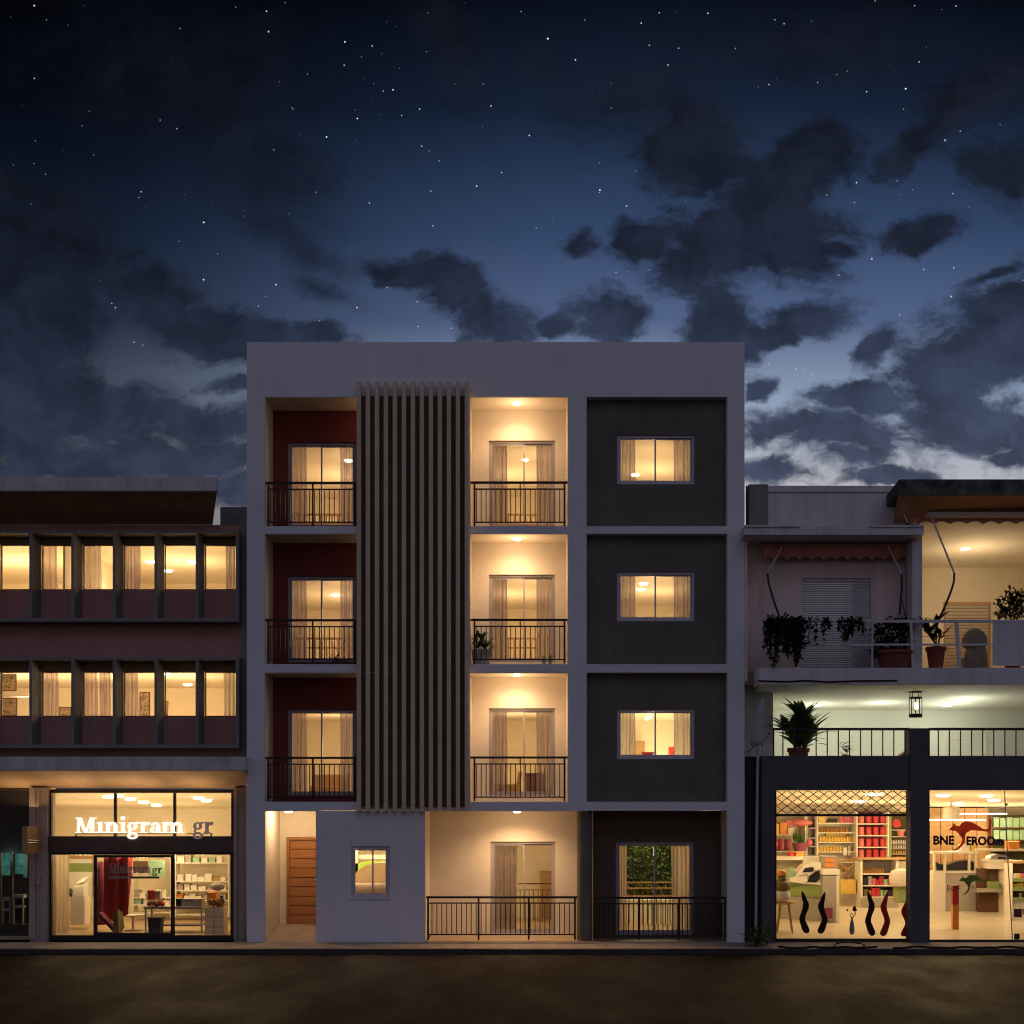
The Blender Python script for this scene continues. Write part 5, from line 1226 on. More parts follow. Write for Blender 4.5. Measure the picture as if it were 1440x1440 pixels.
    # covered garden ornament
    y = .6; c = X(1371, y); t = thing('covered_statue', 'dark hooded figure shaped garden ornament before the louvred shutter', 'ornament', (c, y, zb))
    MB().lathe((c + .02, y, zb), [(.25, 0), (.26, .2), (.24, .45), (.20, .56)], 16).hexa([(c - .30, y - .1, zb), (c - .1, y - .1, zb), (c - .1, y + .2, zb), (c - .30, y + .2, zb), (c - .27, y - .08, zb + .32), (c - .1, y - .08, zb + .46), (c - .1, y + .18, zb + .46), (c - .27, y + .18, zb + .32)]).build('base', 'concd', t)
    MB().lathe((c - .01, y, zb + .561), [(.22, 0), (.285, .05), (.275, .2), (.2, .34), (.10, .42), (.02, .45)], 18).build('hood', 'concd', t, smooth=True)
    # main building balcony plants
    y = .45; zf = Z(934, 0) + .003; c = X(677, y); t = thing('potted_plant', 'bushy plant in a grey tapered pot on the middle cream balcony', 'plant', (c, y, zf))
    MB().hexa([(c - .18, y - .15, zf), (c + .18, y - .15, zf), (c + .18, y + .15, zf), (c - .18, y + .15, zf), (c - .22, y - .19, zf + .36), (c + .22, y - .19, zf + .36), (c + .22, y + .19, zf + .36), (c - .22, y + .19, zf + .36)]).build('pot', 'potg', t, bevel=.015)
    mb = MB()
    for dx, dz, n in ((-.08, .38, 16), (.08, .42, 16), (0, .55, 14), (.12, .36, 10), (-.1, .5, 8)): rosette((c + dx, y, zf + dz), n, .32, .08, 1.6, mb)
    mb.build('leaves', 'leaf', t, smooth=True)
    for px, zz, l_ in ((769, 934, 'two'), (473, 934, 'one')):
        y = .6; zf = Z(zz, 0) + .003; c = X(px, y); t = thing('potted_plant', ('pair of tiny cactus pots on the middle cream balcony', 'low dark plant on the middle maroon balcony floor')[l_ == 'one'], 'plant', (c, y, zf)); mb = MB()
        if l_ == 'two':
            pot_mesh((c - .07, y, zf), .05, .1).build('pot', 'potg', t); pot_mesh((c + .07, y, zf), .05, .1).build('pot', 'potg', t)
            mb.lathe((c - .07, y, zf + .09), [(.04, 0), (.055, .06), (.03, .14)], 10).lathe((c + .07, y, zf + .09), [(.04, 0), (.05, .08), (.03, .17)], 10); mb.build('cactus', 'leafl', t)
        else:
            MB().hexa([(c - .3, y - .1, zf), (c + .2, y - .1, zf), (c + .2, y + .1, zf), (c - .3, y + .1, zf), (c - .3, y - .12, zf + .1), (c + .22, y - .12, zf + .14), (c + .22, y + .12, zf + .14), (c - .3, y + .12, zf + .1)]).build('planter', 'dbwood', t)
            rosette((c + .02, y, zf + .12), 24, .2, .05, 1.2, mb); mb.build('leaves', 'leafd', t, smooth=True)
    # weeds and cables at the foot of the pipe
    y = -.9; c = X(1066, y); t = thing('weed_bush', 'small weedy bush at the kerb beside the drain pipe', 'bush', (c, y, 0)); mb = MB(); leaf_quads(mb, (c, y, .2), (.36, .3, .24), 320, .10, rnd); leaf_quads(mb, (c + .1, y, .45), (.2, .15, .2), 40, .07, rnd); mb.build('leaves', 'leaf', t)
    st = MB()
    for k in range(9): st.tube([(c, y, 0), (c + rnd.uniform(-.15, .15), y + rnd.uniform(-.1, .1), .25), (c + rnd.uniform(-.3, .3), y, rnd.uniform(.35, .6))], .006, 4)
    st.build('stem', 'bark', t)
plants()
def cables():
    rnd = random.Random(4)
    for px0, px1, l_ in ((1095, 1235, 'tangled black cable lying on the kerb before the lattice shop'), (1180, 1250, 'looped black hose lying beside the shop pier on the kerb'), (1255, 1445, 'long black cable along the kerb before the kangaroo window')):
        pts = []; n = 26
        for i in range(n + 1):
            p = px0 + (px1 - px0) * i / n
            pts.append((X(p, -1.5), -1.48 + .06 * math.sin(i * .5 + px0) + rnd.uniform(-.02, .02), .028 + .02 * max(0, math.sin(i * .7 + px0))))
        mb = MB().tube(pts, .024, 7)
        if px0 == 1180: mb = MB().tube([(X(1200 + 22 * math.cos(a), -1.2) - .1, -1.30 + .18 * math.sin(a), .03 + .09 * max(0, math.sin(a))) for a in [i * .35 for i in range(19)]], .022, 7)
        tag(mb.build('cable', 'cable', org=(X(px0, -1.5), -1.5, 0), smooth=True), l_, 'cable')
    pts = [(X(p, -.9), -.57, Z(q, -.57)) for p, q in ((1070, 957.5), (1110, 958.5), (1140, 957), (1170, 959), (1210, 957.5), (1268, 957))]
    o = MB().tube(pts, .018, 6).build('cable', 'cable', org=pts[0], smooth=True); tag(o, 'dark cable drooping along the upper balcony edge', 'cable')
cables()

def right_shop():
    rnd = random.Random(9)
    # ---------- lattice shop: back shelving
    y = 7.3; yb = 7.0
    o = MB().pbox(1060, 1290, 1100, 1275, 7.75, 7.9).build('shop_back_wall', 'room', RGT)
    # plum cushion shelves (left)
    shelf_unit('wall_shelves', 'pale wall shelves holding a pink bag and plum cushions in the lattice shop', 1084, 1134, 1146, 1240, yb, .5, (1173.5, 1197, 1205.5, 1222), 'sw', group=None)
    shelf_unit('grey_rack', 'narrow grey metal rack between the plum cushions and the yellow jars', 1134.5, 1148.5, 1146, 1240, yb, .5, (1164, 1178, 1190, 1203), 'sg', back='sg')
    for i in range(5):
        c = PP(1092 + i * 4.6, 1190, yb + .12); ob = MB().ell((0, 0, 0), (U(3.4, yb), .2, U(8.5, yb)), 12, 8).build('cushion', 'purple' if i % 2 else 'rose', org=(0, 0, 0), smooth=True); ob.location = (c[0], c[1] + .1, Z(1196.8, yb) + U(8.5, yb)); tag(ob, 'plump plum cushion standing in the row on the left shelf', 'cushion', 'plum cushions in a row on the shelf')
    t = thing('pink_bag', 'pink fish shaped bag lying on the top left shelf', 'bag', PP(1125, 1162, yb)); zz = yb + .08
    MB().add(*(lambda r: (r.v, r.f))(MB().ell((X(1128, zz), zz + .1, Z(1157, zz)), (U(16, zz), .12, U(5.5, zz)), 16, 8))).build('body', 'pinkbox', t, smooth=True)
    MB().hexa([(X(1106, zz), zz, Z(1163, zz)), (X(1116, zz), zz, Z(1160, zz)), (X(1116, zz), zz + .1, Z(1160, zz)), (X(1106, zz), zz + .1, Z(1163, zz)), (X(1106, zz), zz, Z(1153, zz)), (X(1116, zz), zz, Z(1155, zz)), (X(1116, zz), zz + .1, Z(1155, zz)), (X(1106, zz), zz + .1, Z(1153, zz))]).build('flap', 'rose', t)
    pbx('storage_box', 'orange', 'tall amber box on the top left shelf', 'box', 1097, 1107, 1157, 1173.3, yb + .05, .3, lid=.2); pbx('storage_box', 'yellow', 'narrow yellow box left of the tall amber box', 'box', 1090, 1096, 1159, 1173.3, yb + .05, .3, lid=.2); pbx('storage_box', 'paper', 'white box right of the tall amber box', 'box', 1108, 1117, 1164, 1173.3, yb + .2, .3, lid=.2)
    y = 6.5; t = thing('potted_plant', 'spiky green plant in a wide plum pot inside the lattice shop', 'plant', PP(1125, 1197, y)); c = PP(1125, 1197, y)
    MB().lathe((c[0], y, c[2]), [(U(8, y), 0), (U(10.2, y), U(9, y)), (U(10.8, y), U(9.2, y)), (U(10.8, y), U(11.5, y)), (U(9, y), U(11.5, y))], 18).build('pot', 'purple', t); mb = MB()
    for i in range(26):
        a = rnd.uniform(0, 2 * PI); leaf(mb, (c[0] + rnd.uniform(-.12, .12), y + rnd.uniform(-.1, .1), Z(1186, y)), (math.cos(a) * .5, math.sin(a) * .5, 1.4), rnd.uniform(.25, .4), .05, .3, 3)
    mb.build('leaves', 'leaf', t)
    y = 5.6; o = MB().pbox(1085, 1137, 1204.5, 1209.5, y, y + .7).pbox(1088, 1090, 1209.6, 1275, y + .1, y + .15).pbox(1132, 1134, 1209.6, 1275, y + .1, y + .15).build('long_table', 'sw', org=PP(1110, 1275, y)); tag(o, 'long white table top behind the white coffee machine', 'table')
    pbx('storage_box', 'orange', 'orange box on the grey rack shelf edge', 'box', 1119, 1131, 1199, 1204.3, y + .2, .3, lid=.3); pbx('storage_box', 'red', 'red box left of the orange box by the white table', 'box', 1110, 1117, 1198, 1204.3, y + .2, .3, lid=.3)
    o = MB().ell((X(1139, yb - .15), yb - .1, Z(1185, yb - .15)), (U(4, yb), .12, U(5, yb)), 12, 8).build('cushion', 'rose', org=PP(1139, 1190, yb), smooth=True); tag(o, 'round pink cushion on the narrow grey rack', 'cushion')
    # jar wall
    shelf_unit('jar_wall', 'cream wall shelving lined with rows of yellow jars', 1149, 1204, 1140, 1240, yb + .1, .5, (1157, 1170.5, 1184, 1197.5, 1212), 'sw', back='room')
    r_ = U(2.0, yb); rows = [(1152, 1192, 1170.4, 4.3, 'amber', 6.2), (1154, 1202, 1183.9, 4.2, 'yellow', 7.5), (1151, 1184, 1197.4, 4.4, 'yellow', 6.5)]
    for a, c, q, st_, m, h in rows:
        sp = []; p = a
        while p < c: sp.append((X(p, yb + .2), yb + .22, Z(q, yb + .1) + .002)); p += st_
        goods('jar', m, 'jar', 'small %s jar in a row on the cream jar wall' % ('amber' if m == 'amber' else 'yellow topped'), '%s jars in rows on the cream wall' % m, jar_shape(r_, U(h, yb)), sp)
        goods('jar', m, 'jar', 'small %s jar in a row on the cream jar wall' % ('amber' if m == 'amber' else 'yellow topped'), '%s jars in rows on the cream wall' % m, jar_shape(r_, U(h, yb)), [(x + U(2, yb), yy + .16, z) for x, yy, z in sp[:-1]])
    for a, c, q0, q1, m, l_ in ((1151, 1161, 1148, 1156.8, 'yellow', 'yellow box on the top board of the jar wall'), (1164, 1178, 1151, 1156.8, 'black', 'low dark tray on the top board of the jar wall'), (1186, 1191, 1192, 1203, 'paper', 'white upright card beside the bottom yellow jars'), (1192, 1197, 1190, 1203, 'sg', 'grey upright card beside the bottom yellow jars'), (1161, 1192, 1171.5, 1176, 'yellow', 'long yellow box between the jar rows')):
        pbx('storage_box', m, l_, 'box', a, c, q0, q1, yb + .14 if q1 != 1176 else yb + .45, .1, lid=.2)
    sp = [(X(1182 + i * 3.7, yb + .2), yb + .2, Z(1156.8, yb + .1)) for i in range(6)]
    goods('candle', 'rose', 'candle', 'small pink candle on the top board of the jar wall', 'pink candles on the jar wall', can_shape(U(1.7, yb), U(8, yb)), sp)
    # red canister case
    shelf_unit('canister_case', 'tall pale shelf case holding four rows of red canisters', 1204.5, 1250, 1142, 1212, yb - .1, .55, (1158, 1174.5, 1191, 1206.5), 'sw', back='purple')
    for row, q in enumerate((1157.9, 1174.4, 1190.9, 1206.4)):
        for cidx, p in enumerate((1211.5, 1222, 1232, 1242)):
            m = 'pinkbox' if cidx == 0 else 'red'
            key = 'red canister standing on the tall pale shelf case' if cidx else 'pale pink canister at the left of the tall shelf case'
            loc = (X(p, yb + .1), yb + .14, Z(q, yb - .1) + .002)
            if (m, 'can') not in ORG:
                mb = MB(); can_shape(U(4.2, yb), U(11.5, yb))(mb); o = mb.build('canister', m, org=(0, 0, 0), smooth=False); o.location = loc; tag(o, key, 'canister', 'red canisters in the tall case' if cidx else 'pink canisters in the tall case'); ORG[(m, 'can')] = o
            else: dup(ORG[(m, 'can')], loc)
    # right dark rack
    shelf_unit('dark_rack', 'dark grey shelf rack of small bottles at the right of the lattice shop', 1252, 1282, 1142, 1212, yb, .5, (1166.5, 1176, 1186, 1193, 1200.5, 1207), 'sg', back='olive')
    MB().pbox(1249.8, 1253.5, 1142, 1212, yb - .05, yb + .1).build('green_side', 'sgreen', RGT)
    c = PP(1261, 1158, yb + .1); o = MB().tube([(c[0], yb + .1, c[2]), (c[0], yb + .16, c[2])], U(6, yb), 24).build('round_tin', 'red', org=c); tag(o, 'large round red tin on the dark rack', 'tin')
    c = PP(1269, 1176, yb); o = MB().lathe((c[0], yb + .15, c[2]), [(U(4.5, yb), 0), (U(5.5, yb), U(6, yb)), (U(5.9, yb), U(6.2, yb)), (U(5.9, yb), U(8.5, yb))], 18).build('flower_pot', 'pinkbox', org=c); tag(o, 'pink flower pot on the dark rack', 'pot')
    for q, m in ((1185.9, 'paper'), (1192.9, 'paper'), (1200.4, 'yellow'), (1206.9, 'amber')):
        goods('bottle', m, 'bottle', 'tiny %s bottle in a row on the dark rack' % ('pale' if m == 'paper' else 'golden' if m == 'yellow' else 'amber'), '%s bottles on the dark rack' % m, jar_shape(U(1.3, yb), U(4.4, yb)), [(X(1255.5 + i * 3.5, yb), yb + .15, Z(q, yb) + .001) for i in range(7)])
    # white coffee machine on the green counter
    y = 3.2; zf = FZ(y); t = thing('service_counter', 'green fronted counter with a tall grey end block in the lattice shop', 'counter', (X(1140, y), y, zf))
    MB().hexa([(X(1098, y + .5), y + .5, zf), (X(1155, y), y + .1, zf), (X(1155, y), y + .9, zf), (X(1098, y + .5), y + .9, zf), (X(1098, y + .5), y + .5, Z(1260, y)), (X(1155, y), y + .1, Z(1263, y)), (X(1155, y), y + .9, Z(1263, y)), (X(1098, y + .5), y + .9, Z(1260, y))]).build('base', 'sg', t)
    MB().hexa([(X(1098, y + .5), y + .48, Z(1259.8, y)), (X(1155, y), y + .06, Z(1262.8, y)), (X(1155, y), y + .9, Z(1262.8, y)), (X(1098, y + .5), y + .9, Z(1259.8, y)), (X(1098, y + .5), y + .48, Z(1241, y)), (X(1155, y), y + .06, Z(1245, y)), (X(1155, y), y + .9, Z(1245, y)), (X(1098, y + .5), y + .9, Z(1241, y))]).build('green_panel', 'sgreen', t)
    MB().hexa([(X(1097, y + .5), y + .42, Z(1240.9, y)), (X(1155, y), y + .02, Z(1244.8, y)), (X(1155, y), y + .92, Z(1244.8, y)), (X(1097, y + .5), y + .92, Z(1240.9, y)), (X(1097, y + .5), y + .42, Z(1238.6, y)), (X(1155, y), y + .02, Z(1242.2, y)), (X(1155, y), y + .92, Z(1242.2, y)), (X(1097, y + .5), y + .92, Z(1238.6, y))]).build('worktop', 'sw', t)
    MB().box(X(1155.5, y), X(1173.5, y), y - .15, y + .7, zf, Z(1231, y)).build('end_block', 'sg', t, bevel=.01); MB().box(X(1174, y), X(1178.5, y), y - .14, y + .69, zf, Z(1230, y)).build('side_board', 'sw', t)
    MB().box(X(1154.5, y), X(1178.8, y), y - .17, y + .72, Z(1230, y) + .003, Z(1222, y)).build('end_cap', 'sw', t, bevel=.01)
    t = thing('coffee_machine', 'white rounded coffee machine with dark arched openings on the counter', 'coffee machine', PP(1135, 1241, y)); ym = y + .15
    prof = [(1111, 1236), (1120, 1233), (1124, 1226), (1131, 1217.5), (1142, 1213.5), (1154, 1213), (1154, 1243.5), (1133, 1242.5), (1112, 1239)]
    MB().prism([(X(p, ym), Z(q, ym)) for p, q in reversed(prof)], ym, ym + .5).build('body', 'sw', t, bevel=.015)
    MB().prism([(X(p, ym), Z(q, ym)) for p, q in reversed([(1128, 1227), (1132, 1220.5), (1143, 1219), (1145, 1222), (1142, 1226)])], ym - .012, ym - .002).prism([(X(p, ym), Z(q, ym)) for p, q in reversed([(1135, 1241), (1138, 1232), (1146, 1226), (1153, 1224.5), (1153, 1236), (1147, 1241.5)])], ym - .012, ym - .002).build('opening', 'black', t)
    MB().tube([PP(1133, 1242, ym - .02), PP(1137, 1231, ym - .02), PP(1145, 1225, ym - .02), PP(1154, 1223, ym - .02)], .018, 6).tube([PP(1124, 1231, ym - .02), PP(1136, 1229.5, ym - .02)], .012, 6).build('arch_trim', 'steel', t)
    pbx('price_card', 'paper', 'white card standing behind the coffee machine', 'card', 1129, 1155, 1204, 1215, y + .8, .02); pbx('display_box', 'sg', 'grey display box with orange packets on the end block', 'box', 1156, 1177, 1204, 1221.5, y + .3, .3)
    for i in range(2): pbx('packet', 'orange', ('upper', 'lower')[i] + ' orange packet in the grey display box', 'packet', 1159.5, 1174, 1206.5 + i * 7, 1212.5 + i * 7, y + .27, .025)
    c = PP(1115, 1239, y + .2); o = MB().lathe((c[0], y + .45, c[2] - .02), [(.06, 0), (.1, .1), (.09, .26), (.06, .34)], 14).build('green_jar', 'mint', org=c, smooth=True); tag(o, 'mint green jar on the counter left of the coffee machine', 'jar')
    o = MB().pbox(1161, 1171, 1277, 1292, y - .24, y - .16).build('floor_vent', 'purple', org=PP(1166, 1292, y - .24)); tag(o, 'small dark box at the foot of the grey end block', 'box')
    # wooden chair with stacked cushions
    y = 1.5; zf = FZ(y); t = thing('wooden_chair', 'round wooden stool with splayed legs at the left window edge', 'stool', (X(1104, y), y, zf)); cx = X(1103, y); zs = Z(1268, y)
    MB().lathe((cx, y, zs - .07), [(.12, 0), (.25, .04), (.27, .06), (.26, .085)], 22).build('seat', 'tan', t)
    for a in (.6, 2.2, 3.8, 5.4): MB().tube([(cx + .13 * math.cos(a), y + .13 * math.sin(a), zs - .05), (cx + .24 * math.cos(a), y + .24 * math.sin(a), zf)], .026, 8, .018).build('leg', 'tan', t)
    mb = MB()
    for i, (m, q0, q1, r, l_) in enumerate((('paper', 1251, 1265.5, .20, 'striped pale roll lowest in the stack on the stool'), ('olive', 1238, 1251.5, .20, 'olive cloth roll in the stack on the stool'), ('orange', 1224, 1232, .12, 'orange cloth roll near the top of the stool stack'), ('olive', 1231.5, 1238.5, .11, 'small olive roll in the middle of the stool stack'))):
        h = Z(q0, y) - Z(q1, y); o = MB().lathe((cx - .06, y, Z(q1, y)), [(r * .85, 0), (r, h * .2), (r * .95, h * .7), (r * .55, h)], 18).build('cloth_roll', m, org=(cx - .06, y, Z(q1, y)), smooth=True); tag(o, l_, 'cloth roll')
    # display cabinet
    y = 5.9; zf = FZ(y); t = thing('display_cabinet', 'low pale display cabinet of tins and packets in the lattice shop', 'cabinet', (X(1236, y), y, zf))
    MB().box(X(1210, y), X(1213, y), y, y + .6, zf, Z(1209, y)).build('side_panel', 'sw', t); MB().box(X(1260.5, y), X(1263.5, y), y, y + .6, zf, Z(1209, y)).build('side_panel', 'sw', t)
    MB().box(X(1206, y), X(1280, y), y - .05, y + .65, Z(1209, y) + .002, Z(1206.5, y)).build('top', 'tan', t)
    for q in (1228.5, 1245, 1261): MB().box(X(1213, y) + .002, X(1260.5, y) - .002, y + .02, y + .58, Z(q + 1.5, y), Z(q, y)).build('board', 'sw', t)
    MB().box(X(1213, y) + .002, X(1260.5, y) - .002, y + .59, y + .6, zf, Z(1209, y)).build('back_panel', 'sg', t); MB().box(X(1210, y) + .0, X(1263.5, y), y - .02, y - .002, zf, Z(1262.5, y)).build('plinth', 'sg', t)
    goods('tin', 'amber', 'tin', 'small amber tin on the top board of the low display cabinet', 'amber tins in the low cabinet', can_shape(U(1.7, y), U(7, y)), [(X(1217 + i * 3.9, y), y + .2, Z(1228.5, y) + .002) for i in range(8)])
    cols = ['mint', 'sg', 'sg', 'navy', 'red', 'pinkbox', 'orange', 'pinkbox', 'rose', 'red', 'sw', 'olive']
    for q, l_ in ((1245, 'middle'), (1261, 'bottom')):
        p = 1214.5; k = 0
        while p < 1257:
            w = rnd.uniform(3.6, 6.5); pbx('packet', rnd.choice(cols), 'coloured packet in the %s row of the low display cabinet' % l_, 'packet', p, min(p + w, 1259.5), q - rnd.uniform(8, 13), q - .05, y + .06 + rnd.random() * .06, .25, 'packets in the %s row of the low cabinet' % l_, lid=.25, bevel=0); p += w + .5; k += 1
    # timber trestle with crates and a white round pouf
    y = 7.0; o = MB()
    for a in ((1178, 1211, 1206, 1237), (1206, 1211, 1180, 1237)): o.tube([PP(a[0], a[1], y - .3 + .03 * (a[0] > 1200)), PP(a[2], a[3], y - .3 + .03 * (a[0] > 1200))], .03, 6)
    o.tube([PP(1176, 1210, y - .32), PP(1210, 1209, y - .32)], .03, 6).tube([PP(1178, 1210, y - .36), PP(1178, 1252, y - .36)], .025, 6).tube([PP(1207, 1210, y - .36), PP(1207, 1252, y - .36)], .025, 6)
    tag(o.build('trestle', 'tan', org=PP(1192, 1250, y)), 'crossed tan timber trestle between counter and display cabinet', 'trestle')
    y = 6.2
    for a, c, q0, q1, l_ in ((1182, 1204, 1237, 1249, 'pale crate on the floor under the crossed timber trestle'),):
        pbx('crate', 'yellow', l_, 'crate', a, c, q0, q1 + 8, y, .35, lid=.15)
    goods('basket', 'kraft', 'basket', 'round wicker ball basket on the rack behind the trestle', 'wicker baskets behind the trestle', lambda mb: mb.ell((0, 0, U(4, 7.3)), (U(3.6, 7.3), U(3.6, 7.3), U(4, 7.3)), 12, 8), [(X(p, 7.3), 7.0, Z(q, 7.3)) for p, q in ((1182, 1226), (1190, 1226), (1199, 1226), (1186, 1238), (1195, 1238))])
    y = 4.6; c = PP(1271, 1245, y); t = thing('pouf', 'white rounded pouf on a green box at the right of the lattice shop', 'pouf', c)
    MB().lathe((c[0], y, Z(1246, y)), [(.30, 0), (.36, .08), (.36, .3), (.28, .40), (.1, .44)], 22).build('body', 'sw', t, smooth=True)
    pbx('green_box', 'sgreen', 'bright green box on the floor under the white pouf', 'box', 1264, 1279, 1247, 1270, y - .1, .5, lid=.1)
    # ---------- kangaroo shop
    y = 8.0; t = thing('wall_cupboards', 'tall amber wooden wall cupboards at the back of the kangaroo shop', 'cupboard', PP(1350, 1230, y))
    for i in range(5): MB().pbox(1306 + i * 17, 1322.4 + i * 17, 1136, 1262, y, y + .5).build('door', 'tan', t, bevel=.01)
    shelf_unit('box_shelves', 'dark brown shelves of mint boxes at the back of the kangaroo shop', 1394, 1470, 1146, 1240, y - .2, .5, (1163.5, 1181, 1196, 1210), 'dbwood', back='olive')
    for q, h in ((1163.4, 14), (1180.9, 14)):
        for i in range(5): pbx('storage_box', 'mint', 'mint green box on the dark brown back shelves', 'box', 1397 + i * 9.3, 1405.5 + i * 9.3, q - h + (i % 2), q, y - .15, .35, 'mint boxes on the dark shelves', lid=.12)
    for q0, q1, p0, p1, l_ in ((1152, 1154, 1308, 1386, 'lower linear light glowing at the back of the kangaroo shop'), (1143.5, 1145.5, 1343, 1416, 'upper linear light glowing at the back of the kangaroo shop')):
        o = MB().pbox(p0, p1, q0, q1, 7.5, 7.56).build('linear_light', 'lamp', org=PP(p0, q0, 7.5)); tag(o, l_, 'linear light')
    for i, (px, py, l_) in enumerate(((1326, 1117.5, 'nearest left'), (1387, 1118, 'nearest right'), (1346, 1129, 'farther left'), (1398, 1124, 'farther right'))):
        yy = .4 + (py - 1110) * .29; zc = Z(1109, .3) + (yy - .3) / 8.3 * (Z(1136, 8.6) - Z(1109, .3)); o = MB().lathe((X(px, yy), yy, zc - .05), [(.08, 0), (.15, .015), (.16, .035)], 20).build('ceiling_light', 'lamp', org=(X(px, yy), yy, zc)); tag(o, '%s round ceiling light above the kangaroo window' % l_, 'ceiling light', 'round ceiling lights')
    for i, (px, py) in enumerate(((1228, 1116), (1208, 1128))):
        yy = .6 + (py - 1110) * .25; zc = Z(1109, .3) + (yy - .3) / 8.3 * (Z(1136, 8.6) - Z(1109, .3)); o = MB().lathe((X(px, yy), yy, zc - .05), [(.10, 0), (.2, .015), (.21, .035)], 20).build('ceiling_light', 'lamp', org=(X(px, yy), yy, zc)); tag(o, '%s glowing ceiling light behind the diamond lattice' % ('larger' if i == 0 else 'farther'), 'ceiling light', 'round ceiling lights')
    c = PP(1338, 1145, 5.5); o = MB().lathe((c[0], 5.5, c[2] - .12), [(.22, 0), (.2, .3), (.03, .31), (.03, .6)], 20).build('pendant_shade', 'sw', org=c); tag(o, 'white drum pendant shade hanging in the kangaroo shop', 'pendant light')
    y = 5.2; zf = FZ(y); t = thing('display_desk', 'white framed display desk with grey front below the kangaroo', 'desk', (X(1344, y), y, zf))
    for p in (1313, 1328, 1362, 1371): MB().box(X(p, y), X(p + 2.6, y), y, y + .08, Z(1225, y), Z(1200.5, y)).build('post', 'sw', t)
    MB().box(X(1312, y), X(1375, y), y - .02, y + .6, Z(1200.4, y), Z(1197.5, y)).build('top', 'sw', t); MB().box(X(1312, y), X(1329, y), y - .03, y + .6, zf, Z(1225.1, y)).build('white_block', 'sw', t); MB().box(X(1329, y) + .002, X(1375, y), y, y + .6, zf, Z(1228, y)).build('grey_front', 'sg', t); MB().box(X(1329, y) + .002, X(1375, y), y - .04, y + .62, Z(1227.8, y), Z(1225.1, y)).build('ledge', 'sw', t)
    t = thing('metal_fish_bowl', 'dark curved metal tray standing in the white display desk', 'tray', PP(1350, 1224, y)); mb = MB()
    mb.prism([(X(p, y + .2), Z(q, y + .2)) for p, q in reversed([(1316, 1212), (1322, 1215), (1332, 1216), (1345, 1211), (1362, 1209.5), (1372, 1214), (1372, 1224), (1318, 1224)])], y + .2, y + .4); mb.build('body', 'black', t); MB().tube([PP(p, q, y + .18) for p, q in ((1316, 1211.5), (1322, 1214.5), (1332, 1215.5), (1345, 1210.5), (1362, 1209), (1373, 1213.5))], .02, 6).build('rim', 'steel', t)
    y = 4.6; zf = FZ(y); t = thing('white_counter', 'white counter with an open brown niche in the kangaroo shop', 'counter', (X(1400, y), y, zf))
    MB().box(X(1412, y), X(1423, y), y, y + .7, zf, Z(1212, y)).build('side_panel', 'sw', t); MB().box(X(1392, y), X(1412, y) - .002, y, y + .7, Z(1222, y), Z(1212, y)).build('front_panel', 'sw', t); MB().box(X(1376, y + .4), X(1412, y) - .002, y + .4, y + .7, zf, Z(1222.5, y)).build('niche_back', 'dbwood', t); MB().box(X(1390, y), X(1426, y), y - .04, y + .74, Z(1211.8, y), Z(1209, y)).build('worktop', 'sw', t); MB().box(X(1376, y), X(1412, y) - .003, y + .05, y + .39, Z(1255, y), Z(1250, y)).build('niche_shelf', 'sg', t)
    pbx('green_bag', 'sgreen', 'green box in the brown niche of the white counter', 'box', 1391, 1405, 1240, 1250, y + .1, .2, lid=.2)
    t = thing('till', 'silver rounded till on the white counter', 'till', PP(1405, 1209, y)); MB().prism([(X(p, y + .1), Z(q, y + .1)) for p, q in reversed([(1391, 1209), (1394, 1204), (1402, 1201), (1415, 1203), (1420, 1208.8)])], y + .1, y + .45).build('body', 'steel', t); MB().prism([(X(p, y + .1), Z(q, y + .1)) for p, q in reversed([(1402, 1208.5), (1404, 1205), (1414, 1205.5), (1416, 1208.5)])], y + .085, y + .098).build('display', 'black', t)
    o = MB().pbox(1372, 1440, 1194, 1197, 6.6, 7.0).pbox(1390, 1392, 1197.1, 1240, 6.7, 6.75).build('glass_shelf', 'sw', org=PP(1400, 1240, 6.6)); tag(o, 'long pale shelf behind the silver till', 'shelf')
    for a, c, q0, m, l_ in ((1352, 1364, 1188, 'paper', 'left'), (1365, 1372, 1189, 'yellow', 'right')): pbx('storage_box', m, '%s small box on the top of the white display desk' % l_, 'box', a, c, q0, 1197.4, 5.4, .25, lid=.2)
    pbx('storage_box', 'orange', 'orange box on the long pale shelf by the glass door', 'box', 1418, 1434, 1183, 1193.9, 6.65, .3, lid=.2)
    y = 3.4; zf = FZ(y); t = thing('green_display_stand', 'stand of green trays holding packets by the glass door', 'shelf', (X(1436, y), y, zf))
    for q in (1236, 1249, 1263): MB().box(X(1423, y), X(1458, y), y, y + .5, Z(q + 4, y), Z(q - 1, y)).build('tray', 'sgreen', t)
    MB().box(X(1422.5, y), X(1424, y) - .001, y - .01, y + .52, zf, Z(1214, y)).build('side_panel', 'sw', t); MB().box(X(1424, y), X(1458, y), y + .505, y + .52, zf, Z(1214, y)).build('back_panel', 'kraft', t); MB().box(X(1422.5, y), X(1458, y), y - .02, y + .52, Z(1214, y) + .001, Z(1210.5, y)).build('top', 'tan', t); MB().box(X(1424, y), X(1458, y), y + .05, y + .5, zf, Z(1267.5, y)).build('plinth', 'sw', t)
    for q, l_ in ((1235, 'top'), (1248, 'middle'), (1262, 'bottom')):
        p = 1425
        while p < 1456: w = rnd.uniform(3, 5.5); pbx('packet', rnd.choice(['yellow', 'orange', 'paper', 'rose', 'navy', 'paper']), 'packet standing in the %s green tray' % l_, 'packet', p, p + w, q - rnd.uniform(5, 8), q - .05, y + .06, .2, 'packets in the %s green tray' % l_, bevel=0); p += w + .4
